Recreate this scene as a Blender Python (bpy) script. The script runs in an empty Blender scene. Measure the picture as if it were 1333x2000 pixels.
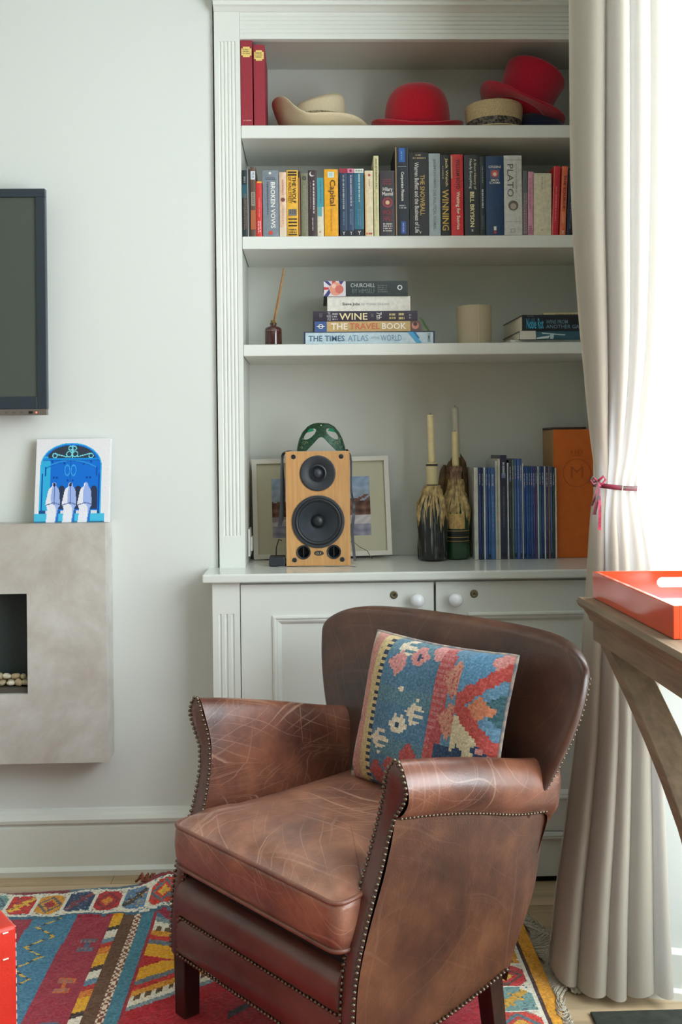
import bpy, bmesh, math, random
import numpy as np
from mathutils import Vector, Matrix
random.seed(7)
S = bpy.context.scene
COL = S.collection
PI = math.pi
# ------------------------------------------------------------------ camera
PSI, RHO, ZE = .029, .011, 1.25
FW = Vector((math.sin(PSI), math.cos(PSI), 0)); R0 = Vector((math.cos(PSI), -math.sin(PSI), 0)); U0 = Vector((0, 0, 1))
CR = R0*math.cos(RHO) - U0*math.sin(RHO); CU = U0*math.cos(RHO) + R0*math.sin(RHO); CP = Vector((0, 0, ZE))
cam = bpy.data.objects.new('camera', bpy.data.cameras.new('camera')); COL.objects.link(cam)
M = Matrix((CR, CU, -FW)).transposed().to_4x4(); M.translation = CP; cam.matrix_world = M
cam.data.lens = 35; cam.data.sensor_width = 36; cam.data.shift_y = -119/2000; cam.data.clip_start = .05
S.camera = cam
def ray(x, y): return FW + CR*((x-666.5)/1944.4) - CU*((y-881)/1944.4)
def atY(x, y, Y): d = ray(x, y); return CP + d*(Y/d.y)
def atZ(x, y, Z): d = ray(x, y); return CP + d*((Z-ZE)/d.z)
# ------------------------------------------------------------------ light
wd = bpy.data.worlds.new('world'); S.world = wd; wd.use_nodes = True
bg = wd.node_tree.nodes['Background']; bg.inputs[0].default_value = (.87, .955, 1, 1); bg.inputs[1].default_value = 11
def portal(name, loc, target, sx, sy):      # guides the sky light through a window opening, gives no light of its own
    l = bpy.data.lights.new(name, 'AREA'); l.shape = 'RECTANGLE'; l.size = sx; l.size_y = sy; l.cycles.is_portal = True
    o = bpy.data.objects.new(name, l); COL.objects.link(o); o.location = loc
    o.rotation_euler = (Vector(target)-Vector(loc)).to_track_quat('-Z', 'Z').to_euler(); return o
portal('bay_front_portal', (1.375, 1.015, 1.45), (0, 1.015, 1.45), 2.05, 2.18)
portal('bay_side_portal', (1.09, 2.42, 1.765), (.81, 1.46, 1.765), .66, 1.70)
S.view_settings.view_transform = 'Standard'; S.view_settings.look = 'None'
S.view_settings.exposure = .0; S.view_settings.gamma = 1; S.view_settings.use_curve_mapping = False
S.cycles.max_bounces = 8; S.cycles.diffuse_bounces = 5; S.cycles.caustics_reflective = False; S.cycles.caustics_refractive = False
# ------------------------------------------------------------------ materials
def sl(c): c /= 255.; return c/12.92 if c <= .04045 else ((c+.055)/1.055)**2.4
def lin(c): return (sl(c[0]), sl(c[1]), sl(c[2]), 1)
MC = {}
def mat(name, c, rough=.5, var=0, scale=20, bump=0, bscale=200, metal=0, coat=0, spec=.5, c2=None, detail=4, stretch=None, translucent=0, tc_=None, emit=0, sheen=0):
    key = (name, tuple(c), rough, metal, var)
    if key in MC: return MC[key]
    m = bpy.data.materials.new(name); m.use_nodes = True; nt = m.node_tree; b = nt.nodes['Principled BSDF']
    b.inputs['Base Color'].default_value = lin(c); b.inputs['Roughness'].default_value = rough; b.inputs['Metallic'].default_value = metal
    b.inputs['Coat Weight'].default_value = coat; b.inputs['Coat Roughness'].default_value = .12; b.inputs['Specular IOR Level'].default_value = spec
    if sheen: b.inputs['Sheen Weight'].default_value = sheen
    if emit: b.inputs['Emission Color'].default_value = lin(c); b.inputs['Emission Strength'].default_value = emit
    N, L = nt.nodes.new, nt.links.new
    if var or bump or c2:
        tc = N('ShaderNodeTexCoord'); mp = N('ShaderNodeMapping'); L(tc.outputs['Object'], mp.inputs[0])
        if stretch: mp.inputs['Scale'].default_value = stretch
        if var or c2:
            n = N('ShaderNodeTexNoise'); n.inputs['Scale'].default_value = scale; n.inputs['Detail'].default_value = detail; L(mp.outputs[0], n.inputs['Vector'])
            r = N('ShaderNodeValToRGB'); L(n.outputs[0], r.inputs[0])
            r.color_ramp.elements[0].position = .35; r.color_ramp.elements[1].position = .65
            l = lin(c); k = c2 and lin(c2)
            r.color_ramp.elements[0].color = k if c2 else tuple(max(0, q*(1-var)) for q in l[:3])+(1,)
            r.color_ramp.elements[1].color = l if c2 else tuple(min(1, q*(1+var)) for q in l[:3])+(1,)
            L(r.outputs[0], b.inputs['Base Color'])
        if bump:
            n2 = N('ShaderNodeTexNoise'); n2.inputs['Scale'].default_value = bscale; n2.inputs['Detail'].default_value = 3; L(mp.outputs[0], n2.inputs['Vector'])
            bp = N('ShaderNodeBump'); bp.inputs['Strength'].default_value = bump; bp.inputs['Distance'].default_value = .002
            L(n2.outputs[0], bp.inputs['Height']); L(bp.outputs[0], b.inputs['Normal'])
    if translucent:
        t = N('ShaderNodeBsdfTranslucent'); t.inputs[0].default_value = lin(tc_ or c); mx = N('ShaderNodeMixShader'); mx.inputs[0].default_value = translucent
        L(b.outputs[0], mx.inputs[1]); L(t.outputs[0], mx.inputs[2]); L(mx.outputs[0], nt.nodes['Material Output'].inputs[0])
    if name == 'travertine': n.inputs['Roughness'].default_value = .68; n.inputs['Distortion'].default_value = .4
    if name == 'streaked_wax': r.color_ramp.elements[0].position = .52; r.color_ramp.elements[1].position = .72
    MC[key] = m; return m
def vcol(name, rough=.85, bump=.3, bscale=400, sheen=0):
    m = bpy.data.materials.new(name); m.use_nodes = True; nt = m.node_tree; b = nt.nodes['Principled BSDF']
    a = nt.nodes.new('ShaderNodeAttribute'); a.attribute_name = 'Col'
    n = nt.nodes.new('ShaderNodeTexNoise'); n.inputs['Scale'].default_value = bscale*.5; n.inputs['Detail'].default_value = 3
    tc = nt.nodes.new('ShaderNodeTexCoord'); nt.links.new(tc.outputs['Object'], n.inputs['Vector'])
    mx = nt.nodes.new('ShaderNodeMix'); mx.data_type = 'RGBA'; mx.blend_type = 'MULTIPLY'; mx.inputs[0].default_value = .45 if bump else .1
    mr = nt.nodes.new('ShaderNodeMapRange'); mr.inputs[1].default_value = .3; mr.inputs[2].default_value = .7; mr.inputs[3].default_value = .6; mr.inputs[4].default_value = 1.35
    nt.links.new(n.outputs[0], mr.inputs[0]); nt.links.new(a.outputs['Color'], mx.inputs[6]); nt.links.new(mr.outputs[0], mx.inputs[7])
    nt.links.new(mx.outputs[2], b.inputs['Base Color']); b.inputs['Roughness'].default_value = rough; b.inputs['Specular IOR Level'].default_value = .25
    if sheen: b.inputs['Sheen Weight'].default_value = sheen
    if bump:
        bp = nt.nodes.new('ShaderNodeBump'); bp.inputs['Strength'].default_value = bump; bp.inputs['Distance'].default_value = .002
        nt.links.new(n.outputs[0], bp.inputs['Height']); nt.links.new(bp.outputs[0], b.inputs['Normal'])
    return m
def leather(name, dark, mid, light, scr=.5, rough=.34, sc=4., seed=0.):
    m = bpy.data.materials.new(name); m.use_nodes = True; nt = m.node_tree; b = nt.nodes['Principled BSDF']; N, L = nt.nodes.new, nt.links.new
    tc = N('ShaderNodeTexCoord'); mp = N('ShaderNodeMapping'); mp.inputs['Location'].default_value = (seed, seed*.7, 0); L(tc.outputs['Object'], mp.inputs[0])
    n = N('ShaderNodeTexNoise'); n.inputs['Scale'].default_value = sc; n.inputs['Detail'].default_value = 7; n.inputs['Roughness'].default_value = .62; L(mp.outputs[0], n.inputs['Vector'])
    r = N('ShaderNodeValToRGB'); L(n.outputs[0], r.inputs[0]); e = r.color_ramp.elements
    e[0].position = .33; e[0].color = lin(dark); e[1].position = .68; e[1].color = lin(light); k = e.new(.5); k.color = lin(mid)
    # pale scratches: distorted, stretched cell edges broken up by a mask
    at = N('ShaderNodeAttribute'); at.attribute_name = 'flat_pos'
    wn = N('ShaderNodeTexNoise'); wn.inputs['Scale'].default_value = 4; wn.inputs['Detail'].default_value = 1; L(at.outputs['Vector'], wn.inputs['Vector'])
    wa = N('ShaderNodeVectorMath'); wa.operation = 'MULTIPLY_ADD'; wa.inputs[1].default_value = (.12, .12, 0); L(wn.outputs['Color'], wa.inputs[0]); L(at.outputs['Vector'], wa.inputs[2])
    def scratch(rot, st, lo, hi):      # long thin streaks: very stretched noise on gently warped coordinates
        m2 = N('ShaderNodeMapping'); m2.inputs['Rotation'].default_value = rot; L(wa.outputs[0], m2.inputs[0])
        m3 = N('ShaderNodeMapping'); m3.inputs['Scale'].default_value = st; L(m2.outputs[0], m3.inputs[0])
        v = N('ShaderNodeTexNoise'); v.inputs['Scale'].default_value = 1; v.inputs['Detail'].default_value = 0; L(m3.outputs[0], v.inputs['Vector'])
        q = N('ShaderNodeMapRange'); q.inputs[1].default_value = lo; q.inputs[2].default_value = hi; L(v.outputs[0], q.inputs[0]); return q
    s1 = scratch((0, 0, .45), (170, 3.2, 1), .66, .86); s2_ = scratch((0, 0, -.55), (170, 3.6, 1), .67, .86); s3_ = scratch((0, 0, 1.35), (110, 2.6, 1), .68, .88)
    s2 = N('ShaderNodeMath'); s2.operation = 'MAXIMUM'; L(s2_.outputs[0], s2.inputs[0]); L(s3_.outputs[0], s2.inputs[1])
    mxs = N('ShaderNodeMath'); mxs.operation = 'MAXIMUM'; L(s1.outputs[0], mxs.inputs[0]); L(s2.outputs[0], mxs.inputs[1])
    ml = N('ShaderNodeMath'); ml.operation = 'MULTIPLY'; ml.inputs[1].default_value = scr; L(mxs.outputs[0], ml.inputs[0])
    mx = N('ShaderNodeMix'); mx.data_type = 'RGBA'; L(ml.outputs[0], mx.inputs[0]); L(r.outputs[0], mx.inputs[6]); mx.inputs[7].default_value = lin((216, 176, 150))
    L(mx.outputs[2], b.inputs['Base Color'])
    nr = N('ShaderNodeMapRange'); nr.inputs[3].default_value = rough-.08; nr.inputs[4].default_value = rough+.16; L(n.outputs[0], nr.inputs[0]); L(nr.outputs[0], b.inputs['Roughness'])
    g = N('ShaderNodeTexNoise'); g.inputs['Scale'].default_value = 260; g.inputs['Detail'].default_value = 2; L(tc.outputs['Object'], g.inputs['Vector'])
    g2 = N('ShaderNodeTexNoise'); g2.inputs['Scale'].default_value = 28; g2.inputs['Detail'].default_value = 3; L(tc.outputs['Object'], g2.inputs['Vector'])
    ga = N('ShaderNodeMath'); ga.operation = 'MULTIPLY_ADD'; ga.inputs[1].default_value = 2.0; L(g2.outputs[0], ga.inputs[0]); L(g.outputs[0], ga.inputs[2])
    bp = N('ShaderNodeBump'); bp.inputs['Strength'].default_value = .22; bp.inputs['Distance'].default_value = .002; L(ga.outputs[0], bp.inputs['Height']); L(bp.outputs[0], b.inputs['Normal'])
    b.inputs['Specular IOR Level'].default_value = .55; b.inputs['Coat Weight'].default_value = .45; b.inputs['Coat Roughness'].default_value = .24
    return m
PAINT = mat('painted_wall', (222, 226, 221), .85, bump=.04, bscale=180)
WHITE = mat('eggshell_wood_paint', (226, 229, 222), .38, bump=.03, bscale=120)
INNER = mat('eggshell_shaded_paint', (207, 209, 201), .5, bump=.03, bscale=120)  # same paint as the woodwork, darkened for the shade inside the shelves
PAGES = mat('page_paper', (226, 215, 190), .9, var=.12, scale=60, stretch=(1, 1, 30))
BLACK = mat('black_plastic', (22, 23, 25), .4)
def cm(c, rough=.45): return mat('print', c, rough)
# ------------------------------------------------------------------ mesh helpers
def box(x0, x1, y0, y1, z0, z1):
    return [(x0,y0,z0),(x1,y0,z0),(x1,y1,z0),(x0,y1,z0),(x0,y0,z1),(x1,y0,z1),(x1,y1,z1),(x0,y1,z1)], [(0,3,2,1),(4,5,6,7),(0,1,5,4),(1,2,6,5),(2,3,7,6),(3,0,4,7)]
def join(*ms):
    V, F = [], []
    for v, f in ms:
        o = len(V); V += list(v); F += [tuple(i+o for i in q) for q in f]
    return V, F
def xf(m, fn): return [tuple(fn(p)) for p in m[0]], m[1]
def move(m, d): return xf(m, lambda p: (p[0]+d[0], p[1]+d[1], p[2]+d[2]))
def lathe(prof, seg=24, cap=True):
    V, F = [], []; n = len(prof)
    for r, z in prof:
        for k in range(seg): a = 2*PI*k/seg; V.append((r*math.cos(a), r*math.sin(a), z))
    for i in range(n-1):
        for k in range(seg): k2 = (k+1) % seg; F.append((i*seg+k, i*seg+k2, (i+1)*seg+k2, (i+1)*seg+k))
    if cap:
        if prof[0][0] > 1e-6: F.append(tuple(reversed(range(seg))))
        if prof[-1][0] > 1e-6: F.append(tuple((n-1)*seg+k for k in range(seg)))
    return V, F
def lathe_y(prof, seg=24):   # axis along -Y : profile (r, d) with d towards the viewer
    return xf(lathe(prof, seg, cap=False), lambda p: (p[0], -p[2], p[1]))
def tube(pts, r, seg=8, closed=False, caps=True):
    P = [Vector(p) for p in pts]; n = len(P); V, F = [], []; prev = None
    for i, p in enumerate(P):
        a = P[(i-1) % n] if (closed or i) else p; c = P[(i+1) % n] if (closed or i < n-1) else p
        t = (c-a).normalized()
        if prev is None: up = Vector((0, 0, 1)) if abs(t.z) < .9 else Vector((1, 0, 0)); nx = t.cross(up).normalized()
        else: nx = (prev - t*prev.dot(t)).normalized()
        prev = nx; ny = t.cross(nx); rr = r[i] if isinstance(r, (list, tuple)) else r
        for k in range(seg): q = 2*PI*k/seg; V.append(tuple(p + nx*rr*math.cos(q) + ny*rr*math.sin(q)))
    for i in range(n if closed else n-1):
        j = (i+1) % n
        for k in range(seg): k2 = (k+1) % seg; F.append((i*seg+k, i*seg+k2, j*seg+k2, j*seg+k))
    if caps and not closed: F += [tuple(reversed(range(seg))), tuple((n-1)*seg+k for k in range(seg))]
    return V, F
def bar(pts, wx, th):      # rectangular bar following a path in the Y-Z plane; wx along X, th across
    V, F = [], []; n = len(pts); P = [Vector(p) for p in pts]
    for i, p in enumerate(P):
        t = (P[min(i+1, n-1)]-P[max(i-1, 0)]).normalized(); nn = Vector((0, -t.z, t.y)); tt = th[i] if isinstance(th, list) else th
        for sx, sn in ((-.5,0),(.5,0),(.5,1),(-.5,1)): V.append(tuple(p + Vector((sx*wx, 0, 0)) + nn*tt*sn))
    for i in range(n-1):
        for k in range(4): k2 = (k+1) % 4; F.append((i*4+k, i*4+k2, (i+1)*4+k2, (i+1)*4+k))
    F += [(3,2,1,0), tuple((n-1)*4+k for k in range(4))]
    return V, F
def prism(poly, a, b, axis='y'):
    n = len(poly); mk = {'y': lambda p, t: (p[0], t, p[1]), 'z': lambda p, t: (p[0], p[1], t), 'x': lambda p, t: (t, p[0], p[1])}[axis]
    V = [mk(p, a) for p in poly] + [mk(p, b) for p in poly]
    F = [tuple(range(n)), tuple(reversed(range(n, 2*n)))] + [(i, i+n, (i+1) % n+n, (i+1) % n) for i in range(n)]
    return V, F
def grid(fn, nu, nv, cu=False, cv=False):
    V = [tuple(fn(i/(nu if cu else nu-1), j/(nv if cv else nv-1))) for i in range(nu) for j in range(nv)]; F = []
    for i in range(nu if cu else nu-1):
        for j in range(nv if cv else nv-1):
            i2, j2 = (i+1) % nu, (j+1) % nv; F.append((i*nv+j, i2*nv+j, i2*nv+j2, i*nv+j2))
    return V, F
def interp(x, tab):
    if x <= tab[0][0]: return tab[0][1]
    for (a, b), (c, d) in zip(tab, tab[1:]):
        if x <= c: return b+(d-b)*(x-a)/(c-a)
    return tab[-1][1]
def spl(x, tab):   # smooth interpolation (cubic Hermite through a table)
    if x <= tab[0][0]: return tab[0][1]
    if x >= tab[-1][0]: return tab[-1][1]
    n = len(tab)
    for i in range(n-1):
        if x <= tab[i+1][0]:
            x0, y0 = tab[i]; x1, y1 = tab[i+1]; h = x1-x0
            m0 = (tab[i+1][1]-tab[max(i-1, 0)][1])/(tab[i+1][0]-tab[max(i-1, 0)][0]); j = min(i+2, n-1); m1 = (tab[j][1]-y0)/(tab[j][0]-x0)
            t = (x-x0)/h; return (2*t**3-3*t*t+1)*y0+(t**3-2*t*t+t)*h*m0+(3*t*t-2*t**3)*y1+(t**3-t*t)*h*m1
def obj(name, m, material, parent=None, smooth=False, bevel=0, seg=2, fix=True, sub=0, kind=None, label=None, world=False, auto=None):
    v, f = m; me = bpy.data.meshes.new(name); me.from_pydata([tuple(p) for p in v], [], f)
    if fix or bevel:
        bm = bmesh.new(); bm.from_mesh(me)
        if fix: bmesh.ops.recalc_face_normals(bm, faces=bm.faces)
        if bevel:
            ed = [e for e in bm.edges if len(e.link_faces) == 2 and e.calc_face_angle(0) > .5]
            bmesh.ops.bevel(bm, geom=ed, offset=bevel, segments=seg, affect='EDGES', profile=.5, clamp_overlap=True)
        bm.to_mesh(me); bm.free()
    if material: me.materials.append(material)
    if smooth: me.polygons.foreach_set('use_smooth', [True]*len(me.polygons))
    if smooth and auto: me.set_sharp_from_angle(angle=math.radians(auto))
    o = bpy.data.objects.new(name, me); COL.objects.link(o)
    if parent:
        o.parent = parent
        if world: o.location = -parent.location
    if sub: s = o.modifiers.new('sub', 'SUBSURF'); s.levels = sub; s.render_levels = sub
    if kind: o['kind'] = kind
    if label: o['label'] = label
    return o
def tag(o, label, cat, group=None):
    o['label'] = label; o['category'] = cat
    if group: o['group'] = group
    return o
def flat(o, fn):      # unrolled surface position used by the scratch pattern
    a = o.data.attributes.new('flat_pos', 'FLOAT_VECTOR', 'POINT'); v = []
    for p in o.data.vertices: q = fn(p.co); v += [q[0], q[1], 0]
    a.data.foreach_set('vector', v); return o
def thing(name, label, cat, loc=(0, 0, 0), rot=(0, 0, 0), group=None):
    o = bpy.data.objects.new(name, None); COL.objects.link(o); o.location = loc; o.rotation_euler = rot; o.empty_display_size = .05
    return tag(o, label, cat, group)
def struct(name, m, material, **k): o = obj(name, m, material, **k); o['kind'] = 'structure'; return o
def colour_grid(name, V, F, cols, material, parent=None, smooth=True, **k):
    o = obj(name, (V, F), material, parent, smooth, fix=False, **k); me = o.data
    a = me.color_attributes.new('Col', 'BYTE_COLOR', 'CORNER'); arr = np.ones((len(F)*4, 4), np.float32)
    arr[:, :3] = np.repeat(np.array(cols, np.float32), 4, axis=0)/255.
    a.data.foreach_set('color_srgb', arr.ravel()); return o
TXT = {}
def text_mesh(s, bold=0):
    k = (s, bold)
    if k not in TXT:
        cu = bpy.data.curves.new('txt', 'FONT'); cu.body = s; cu.size = 1; cu.offset = bold; cu.resolution_u = 2; cu.space_line = .85; cu.align_x = 'CENTER'
        o = bpy.data.objects.new('txt', cu); me = bpy.data.meshes.new_from_object(o)
        v = np.array([w.co[:2] for w in me.vertices]); f = [tuple(p.vertices) for p in me.polygons]
        bpy.data.objects.remove(o); bpy.data.curves.remove(cu); bpy.data.meshes.remove(me)
        v = (v-v.min(0))/np.maximum(v.max(0)-v.min(0), 1e-6); TXT[k] = (v, f)
    return TXT[k]
def lettering(s, x0, x1, z0, z1, y, c, parent, orient='h', bold=.012, rough=.4, name='lettering', lab=None):
    v, f = text_mesh(s, bold); w, h = x1-x0, z1-z0
    V = [(x0+a*w, y, z0+b*h) for a, b in v] if orient == 'h' else [(x0+b*w, y, z1-a*h) for a, b in v]
    return obj(name, (V, f), cm(c, rough), parent, fix=False, label=lab)
def marks(x0, x1, z0, z1, y, c, parent, orient='d', n=1):   # printed lines too small to read
    ms = []
    for i in range(n):
        if orient == 'd':
            a, b = x0+(x1-x0)*(i+.2)/n, x0+(x1-x0)*(i+.8)/n; z = z1
            while z > z0+.002:
                l = random.uniform(.0015, .0028); ms.append(([(a, y, z), (b, y, z), (b, y, max(z-l, z0)), (a, y, max(z-l, z0))], [(0,1,2,3)])); z -= l+random.choice((.0012, .0012, .0028))
        else:
            a, b = z0+(z1-z0)*(i+.2)/n, z0+(z1-z0)*(i+.8)/n; x = x0
            while x < x1-.002:
                l = random.uniform(.0015, .0028); q = min(x+l, x1); ms.append(([(x, y, a), (q, y, a), (q, y, b), (x, y, b)], [(0,1,2,3)])); x += l+random.choice((.0012, .0012, .0028))
    return obj('lettering', join(*ms), cm(c), parent, fix=False)
def rect(x0, x1, z0, z1, y, c, parent, name='printed_band', rough=.45):
    return obj(name, ([(x0,y,z0),(x1,y,z0),(x1,y,z1),(x0,y,z1)], [(0,1,2,3)]), cm(c, rough), parent, fix=False)
def disc(cx, cz, r, y, c, parent, name='emblem', r0=0, rz=None, n=20):
    rz = rz or r; V = [(cx+r*math.cos(2*PI*k/n), y, cz+rz*math.sin(2*PI*k/n)) for k in range(n)]
    if not r0: F = [tuple(range(n))]
    else: V += [(cx+r0*math.cos(2*PI*k/n), y, cz+r0*rz/r*math.sin(2*PI*k/n)) for k in range(n)]; F = [(k, (k+1) % n, (k+1) % n+n, k+n) for k in range(n)]
    return obj(name, (V, F), cm(c), parent, fix=False)
# ================================================================== SETTING
TOP = 2.72
fl = struct('floor', box(-3.5, 1.6, -4.3, 3.3, -.04, -.012), mat('subfloor', (60, 50, 40), .8))
OAK = [mat('oak_board_%d' % i, c, .42, var=.16, scale=7, stretch=(.35, 5, 1), bump=.08, bscale=60) for i, c in enumerate(((196, 172, 138), (188, 164, 130), (203, 180, 147), (181, 156, 122)))]
y = 3.012; r_ = 0
while y > -4.2:
    x = -3.5 - (r_*.73 % 1.1)
    while x < 1.5:
        L_ = 1.45; a, b = max(x, -3.5)+.0008, min(x+L_, 1.5)-.0008
        if b-a > .05: obj('floor_board', box(a, b, y-(.1985 if r_ else .1015), y-.001, -.012, 0), random.choice(OAK), fl, fix=False)
        x += L_
    y -= .2 if r_ else .103
    r_ += 1
struct('ceiling', box(-3.6, 1.6, -4.3, 3.4, TOP, TOP+.05), PAINT)
struct('wall_back', prism([(-3.5, 3.0), (-.286, 3.0), (-.286, 3.31), (1.0, 3.31), (1.0, 3.36), (-3.5, 3.36)], -.01, TOP, 'z'), PAINT)
struct('wall_left', box(-3.56, -3.5, -4.3, 3.36, -.01, TOP), PAINT)
struct('wall_front', box(-3.56, 1.6, -4.26, -4.2, 0, TOP), PAINT)
# right-hand side: return beside the alcove, splayed bay side with a window, then the bay front
A0, A1 = Vector((.752, 2.264, 0)), Vector((1.30, 2.104, 0)); AD = (A1-A0).normalized(); AN = Vector((-AD.y, AD.x, 0))  # AN points outwards (away from camera)
def bayp(s, d, z): p = A0+AD*s+AN*d; return (p.x, p.y, z)
def bbox(s0, s1, d0, d1, z0, z1): return xf(box(s0, s1, d0, d1, z0, z1), lambda p: bayp(*p))
LW = (A1-A0).length
WZ0, WZ1, WS0, WS1, DW = .93, 2.60, -.04, .53, .16
struct('wall_right', join(bbox(0, LW, 0, .26, 0, WZ0-.03), bbox(-.105, 0, DW, .26, 0, WZ0-.03), bbox(-.105, LW+.05, DW, .26, WZ1, TOP), bbox(-.105, WS0, DW, .26, WZ0-.03, WZ1), bbox(WS1, LW+.05, DW, .26, WZ0-.03, WZ1),
    prism([(.698, 2.43), (1.0, 2.76), (1.0, 3.31), (1.06, 3.31), (1.06, 2.74), (.78, 2.43)], 0, TOP, 'z'),
    box(1.30, 1.36, 2.05, 2.36, 0, TOP), box(1.30, 1.36, -4.26, -.02, 0, TOP), box(1.30, 1.36, -.02, 2.05, 0, .36), box(1.30, 1.36, -.02, 2.05, 2.54, TOP)), PAINT)
GLASS = bpy.data.materials.new('window_glass'); GLASS.use_nodes = True
_n = GLASS.node_tree; _t = _n.nodes.new('ShaderNodeBsdfTransparent'); _g = _n.nodes.new('ShaderNodeBsdfGlossy'); _g.inputs['Roughness'].default_value = .02; _m = _n.nodes.new('ShaderNodeMixShader'); _m.inputs[0].default_value = .06
_n.links.new(_t.outputs[0], _m.inputs[1]); _n.links.new(_g.outputs[0], _m.inputs[2]); _n.links.new(_m.outputs[0], _n.nodes['Material Output'].inputs[0])
w1 = struct('window_1', join(bbox(WS0, -.025, DW, DW+.03, WZ0, WZ1), bbox(WS1-.03, WS1, DW, DW+.03, WZ0, WZ1), bbox(-.025, WS1-.03, DW, DW+.03, WZ1-.03, WZ1), bbox(-.006, .030, DW-.01, DW+.05, WZ0, WZ1)), WHITE, bevel=.002)
obj('sash_frame', join(bbox(.030, .055, DW+.03, DW+.06, WZ0, WZ1), bbox(WS1-.055, WS1-.03, DW+.03, DW+.06, WZ0, WZ1), bbox(.055, WS1-.055, DW+.03, DW+.06, WZ0, WZ0+.05), bbox(.055, WS1-.055, DW+.03, DW+.06, WZ1-.06, WZ1-.03)), WHITE, w1, bevel=.002)
for a, b in ((-.025, -.006), (.055, WS1-.055)): obj('pane', bbox(a, b, DW+.043, DW+.047, WZ0+.03, WZ1-.04), GLASS, w1)
obj('window_sill', bbox(.0, WS1+.04, -.015, DW+.03, WZ0-.03, WZ0), WHITE, w1, bevel=.004)
w2 = struct('window_2', join(box(1.285, 1.30, -.06, -.02, .32, 2.58), box(1.285, 1.30, 2.05, 2.08, .32, 2.58), box(1.285, 1.30, -.06, 2.05, 2.54, 2.58)), WHITE, bevel=.003)
obj('sash_frame', join(*[box(1.31, 1.345, a, a+.04, .36, 2.54) for a in (-.02, .66, 1.33, 2.01)], box(1.31, 1.345, .02, 2.01, .36, .41), box(1.31, 1.345, .02, 2.01, 2.50, 2.54)), WHITE, w2)
BB = [(3.0, 0), (2.968, 0), (2.966, .016), (2.974, .022), (2.978, .026), (2.978, .142), (2.983, .146), (2.983, .150), (2.972, .156), (2.970, .166), (2.978, .178), (2.988, .182), (2.992, .19), (3.0, .192)]
struct('baseboard_back', prism(BB, -3.5, -.292, 'x'), WHITE)
struct('baseboard_right', xf(prism([(0, 0), (-.022, 0), (-.022, .018), (-.012, .024), (-.012, .10), (0, .11)], .006, LW, 'x'), lambda p: bayp(*p)), WHITE)
# ================================================================== BOOKCASE
ZC = .905
bk = thing('bookcase', 'tall white built-in bookcase with fluted pilaster and three open shelves', 'bookcase', (.35, 3.0, ZC))
XI0, XI1, XO0, XO1 = -.203, .905, -.28, .982
BW = dict(parent=bk, world=True)
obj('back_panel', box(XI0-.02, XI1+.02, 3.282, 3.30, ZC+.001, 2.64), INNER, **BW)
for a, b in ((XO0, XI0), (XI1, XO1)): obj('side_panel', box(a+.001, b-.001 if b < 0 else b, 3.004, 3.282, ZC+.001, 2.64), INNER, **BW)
def fluted(x0, x1, yf, yb, z0, z1, fr, w, d):      # plain end blocks cut by round-ended grooves
    poly = [(x0, yb), (x0, yf)]; W = x1-x0
    for k in fr:
        c = x0+W*k
        poly += [(c-w, yf), (c-w*.6, yf+d*.8), (c, yf+d), (c+w*.6, yf+d*.8), (c+w, yf)]
    poly += [(x1, yf), (x1, yb)]
    return prism(poly, z0, z1, 'z')
for a, b in ((XO0, XI0), (XI1, XO1)):
    p = obj('pilaster', join(box(a, b, 2.983, 3.004, 2.478, 2.566), fluted(a, b, 2.983, 3.004, 1.0, 2.478, (.22, .36, .5, .64, .78), .0032, .0028), box(a, b, 2.983, 3.004, ZC, 1.0)), WHITE, **BW)
gro = [(3.006, 2.486), (2.985, 2.486), (2.985, 2.494)]
for k in range(5): z = 2.500+k*.0125; gro += [(2.985, z), (2.9885, z+.0018), (2.9885, z+.0035), (2.985, z+.0055)]
gro += [(2.985, 2.566), (3.006, 2.566)]
obj('frieze', prism(gro, XI0+.0006, XI1-.0006, 'x'), WHITE, **BW)
obj('cornice', prism([(3.0, 2.566), (2.980, 2.566), (2.966, 2.574), (2.955, 2.576), (2.955, 2.586), (2.950, 2.588), (2.948, 2.60), (2.935, 2.63), (2.905, 2.66), (2.895, 2.68), (2.895, 2.70), (3.0, 2.70)], XO0, XO1, 'x'), WHITE, **BW)
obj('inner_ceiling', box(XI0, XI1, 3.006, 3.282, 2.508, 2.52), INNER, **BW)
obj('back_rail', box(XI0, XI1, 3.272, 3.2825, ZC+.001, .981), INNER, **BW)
for z0, z1 in ((2.19, 2.229), (1.858, 1.896), (1.537, 1.572)): obj('shelf', box(XI0+.0006, XI1-.0006, 2.988, 3.281, z0, z1), WHITE, bevel=.003, **BW)
SZ1, SZ2, SZ3 = 2.2295, 1.8965, 1.5725
# ================================================================== CABINET + WORKTOP
cb = thing('cabinet', 'white panelled base cabinet with two doors under the bookcase', 'cabinet', (.35, 2.9, 0)); CW = dict(parent=cb, world=True)
obj('body', join(box(-.287, -.272, 2.866, 2.995, .02, .878), box(-.272, .985, 2.886, 2.995, .135, .878), box(.97, .985, 2.866, 2.995, .02, .878), box(-.272, .97, 2.868, 2.886, .862, .878)), WHITE, **CW)
for a, b in ((-.289, -.211), (.910, .987)):
    obj('pilaster', join(box(a, b, 2.847, 2.866, .789, .879), fluted(a, b, 2.847, 2.866, .16, .789, (.27, .5, .735), .0045, .004), box(a, b, 2.845, 2.866, .018, .16)), WHITE, **CW)
obj('plinth', prism([(2.868, .018), (2.853, .018), (2.853, .122), (2.845, .125), (2.843, .131), (2.847, .134), (2.843, .137), (2.846, .144), (2.853, .147), (2.868, .147)], -.2105, .9095, 'x'), WHITE, **CW)
obj('toe_gap_shade', box(-.27, .97, 2.862, 2.90, .0005, .019), mat('gap_shade', (18, 17, 16), .9), **CW)  # dark strip standing in for the shade under the plinth
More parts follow.
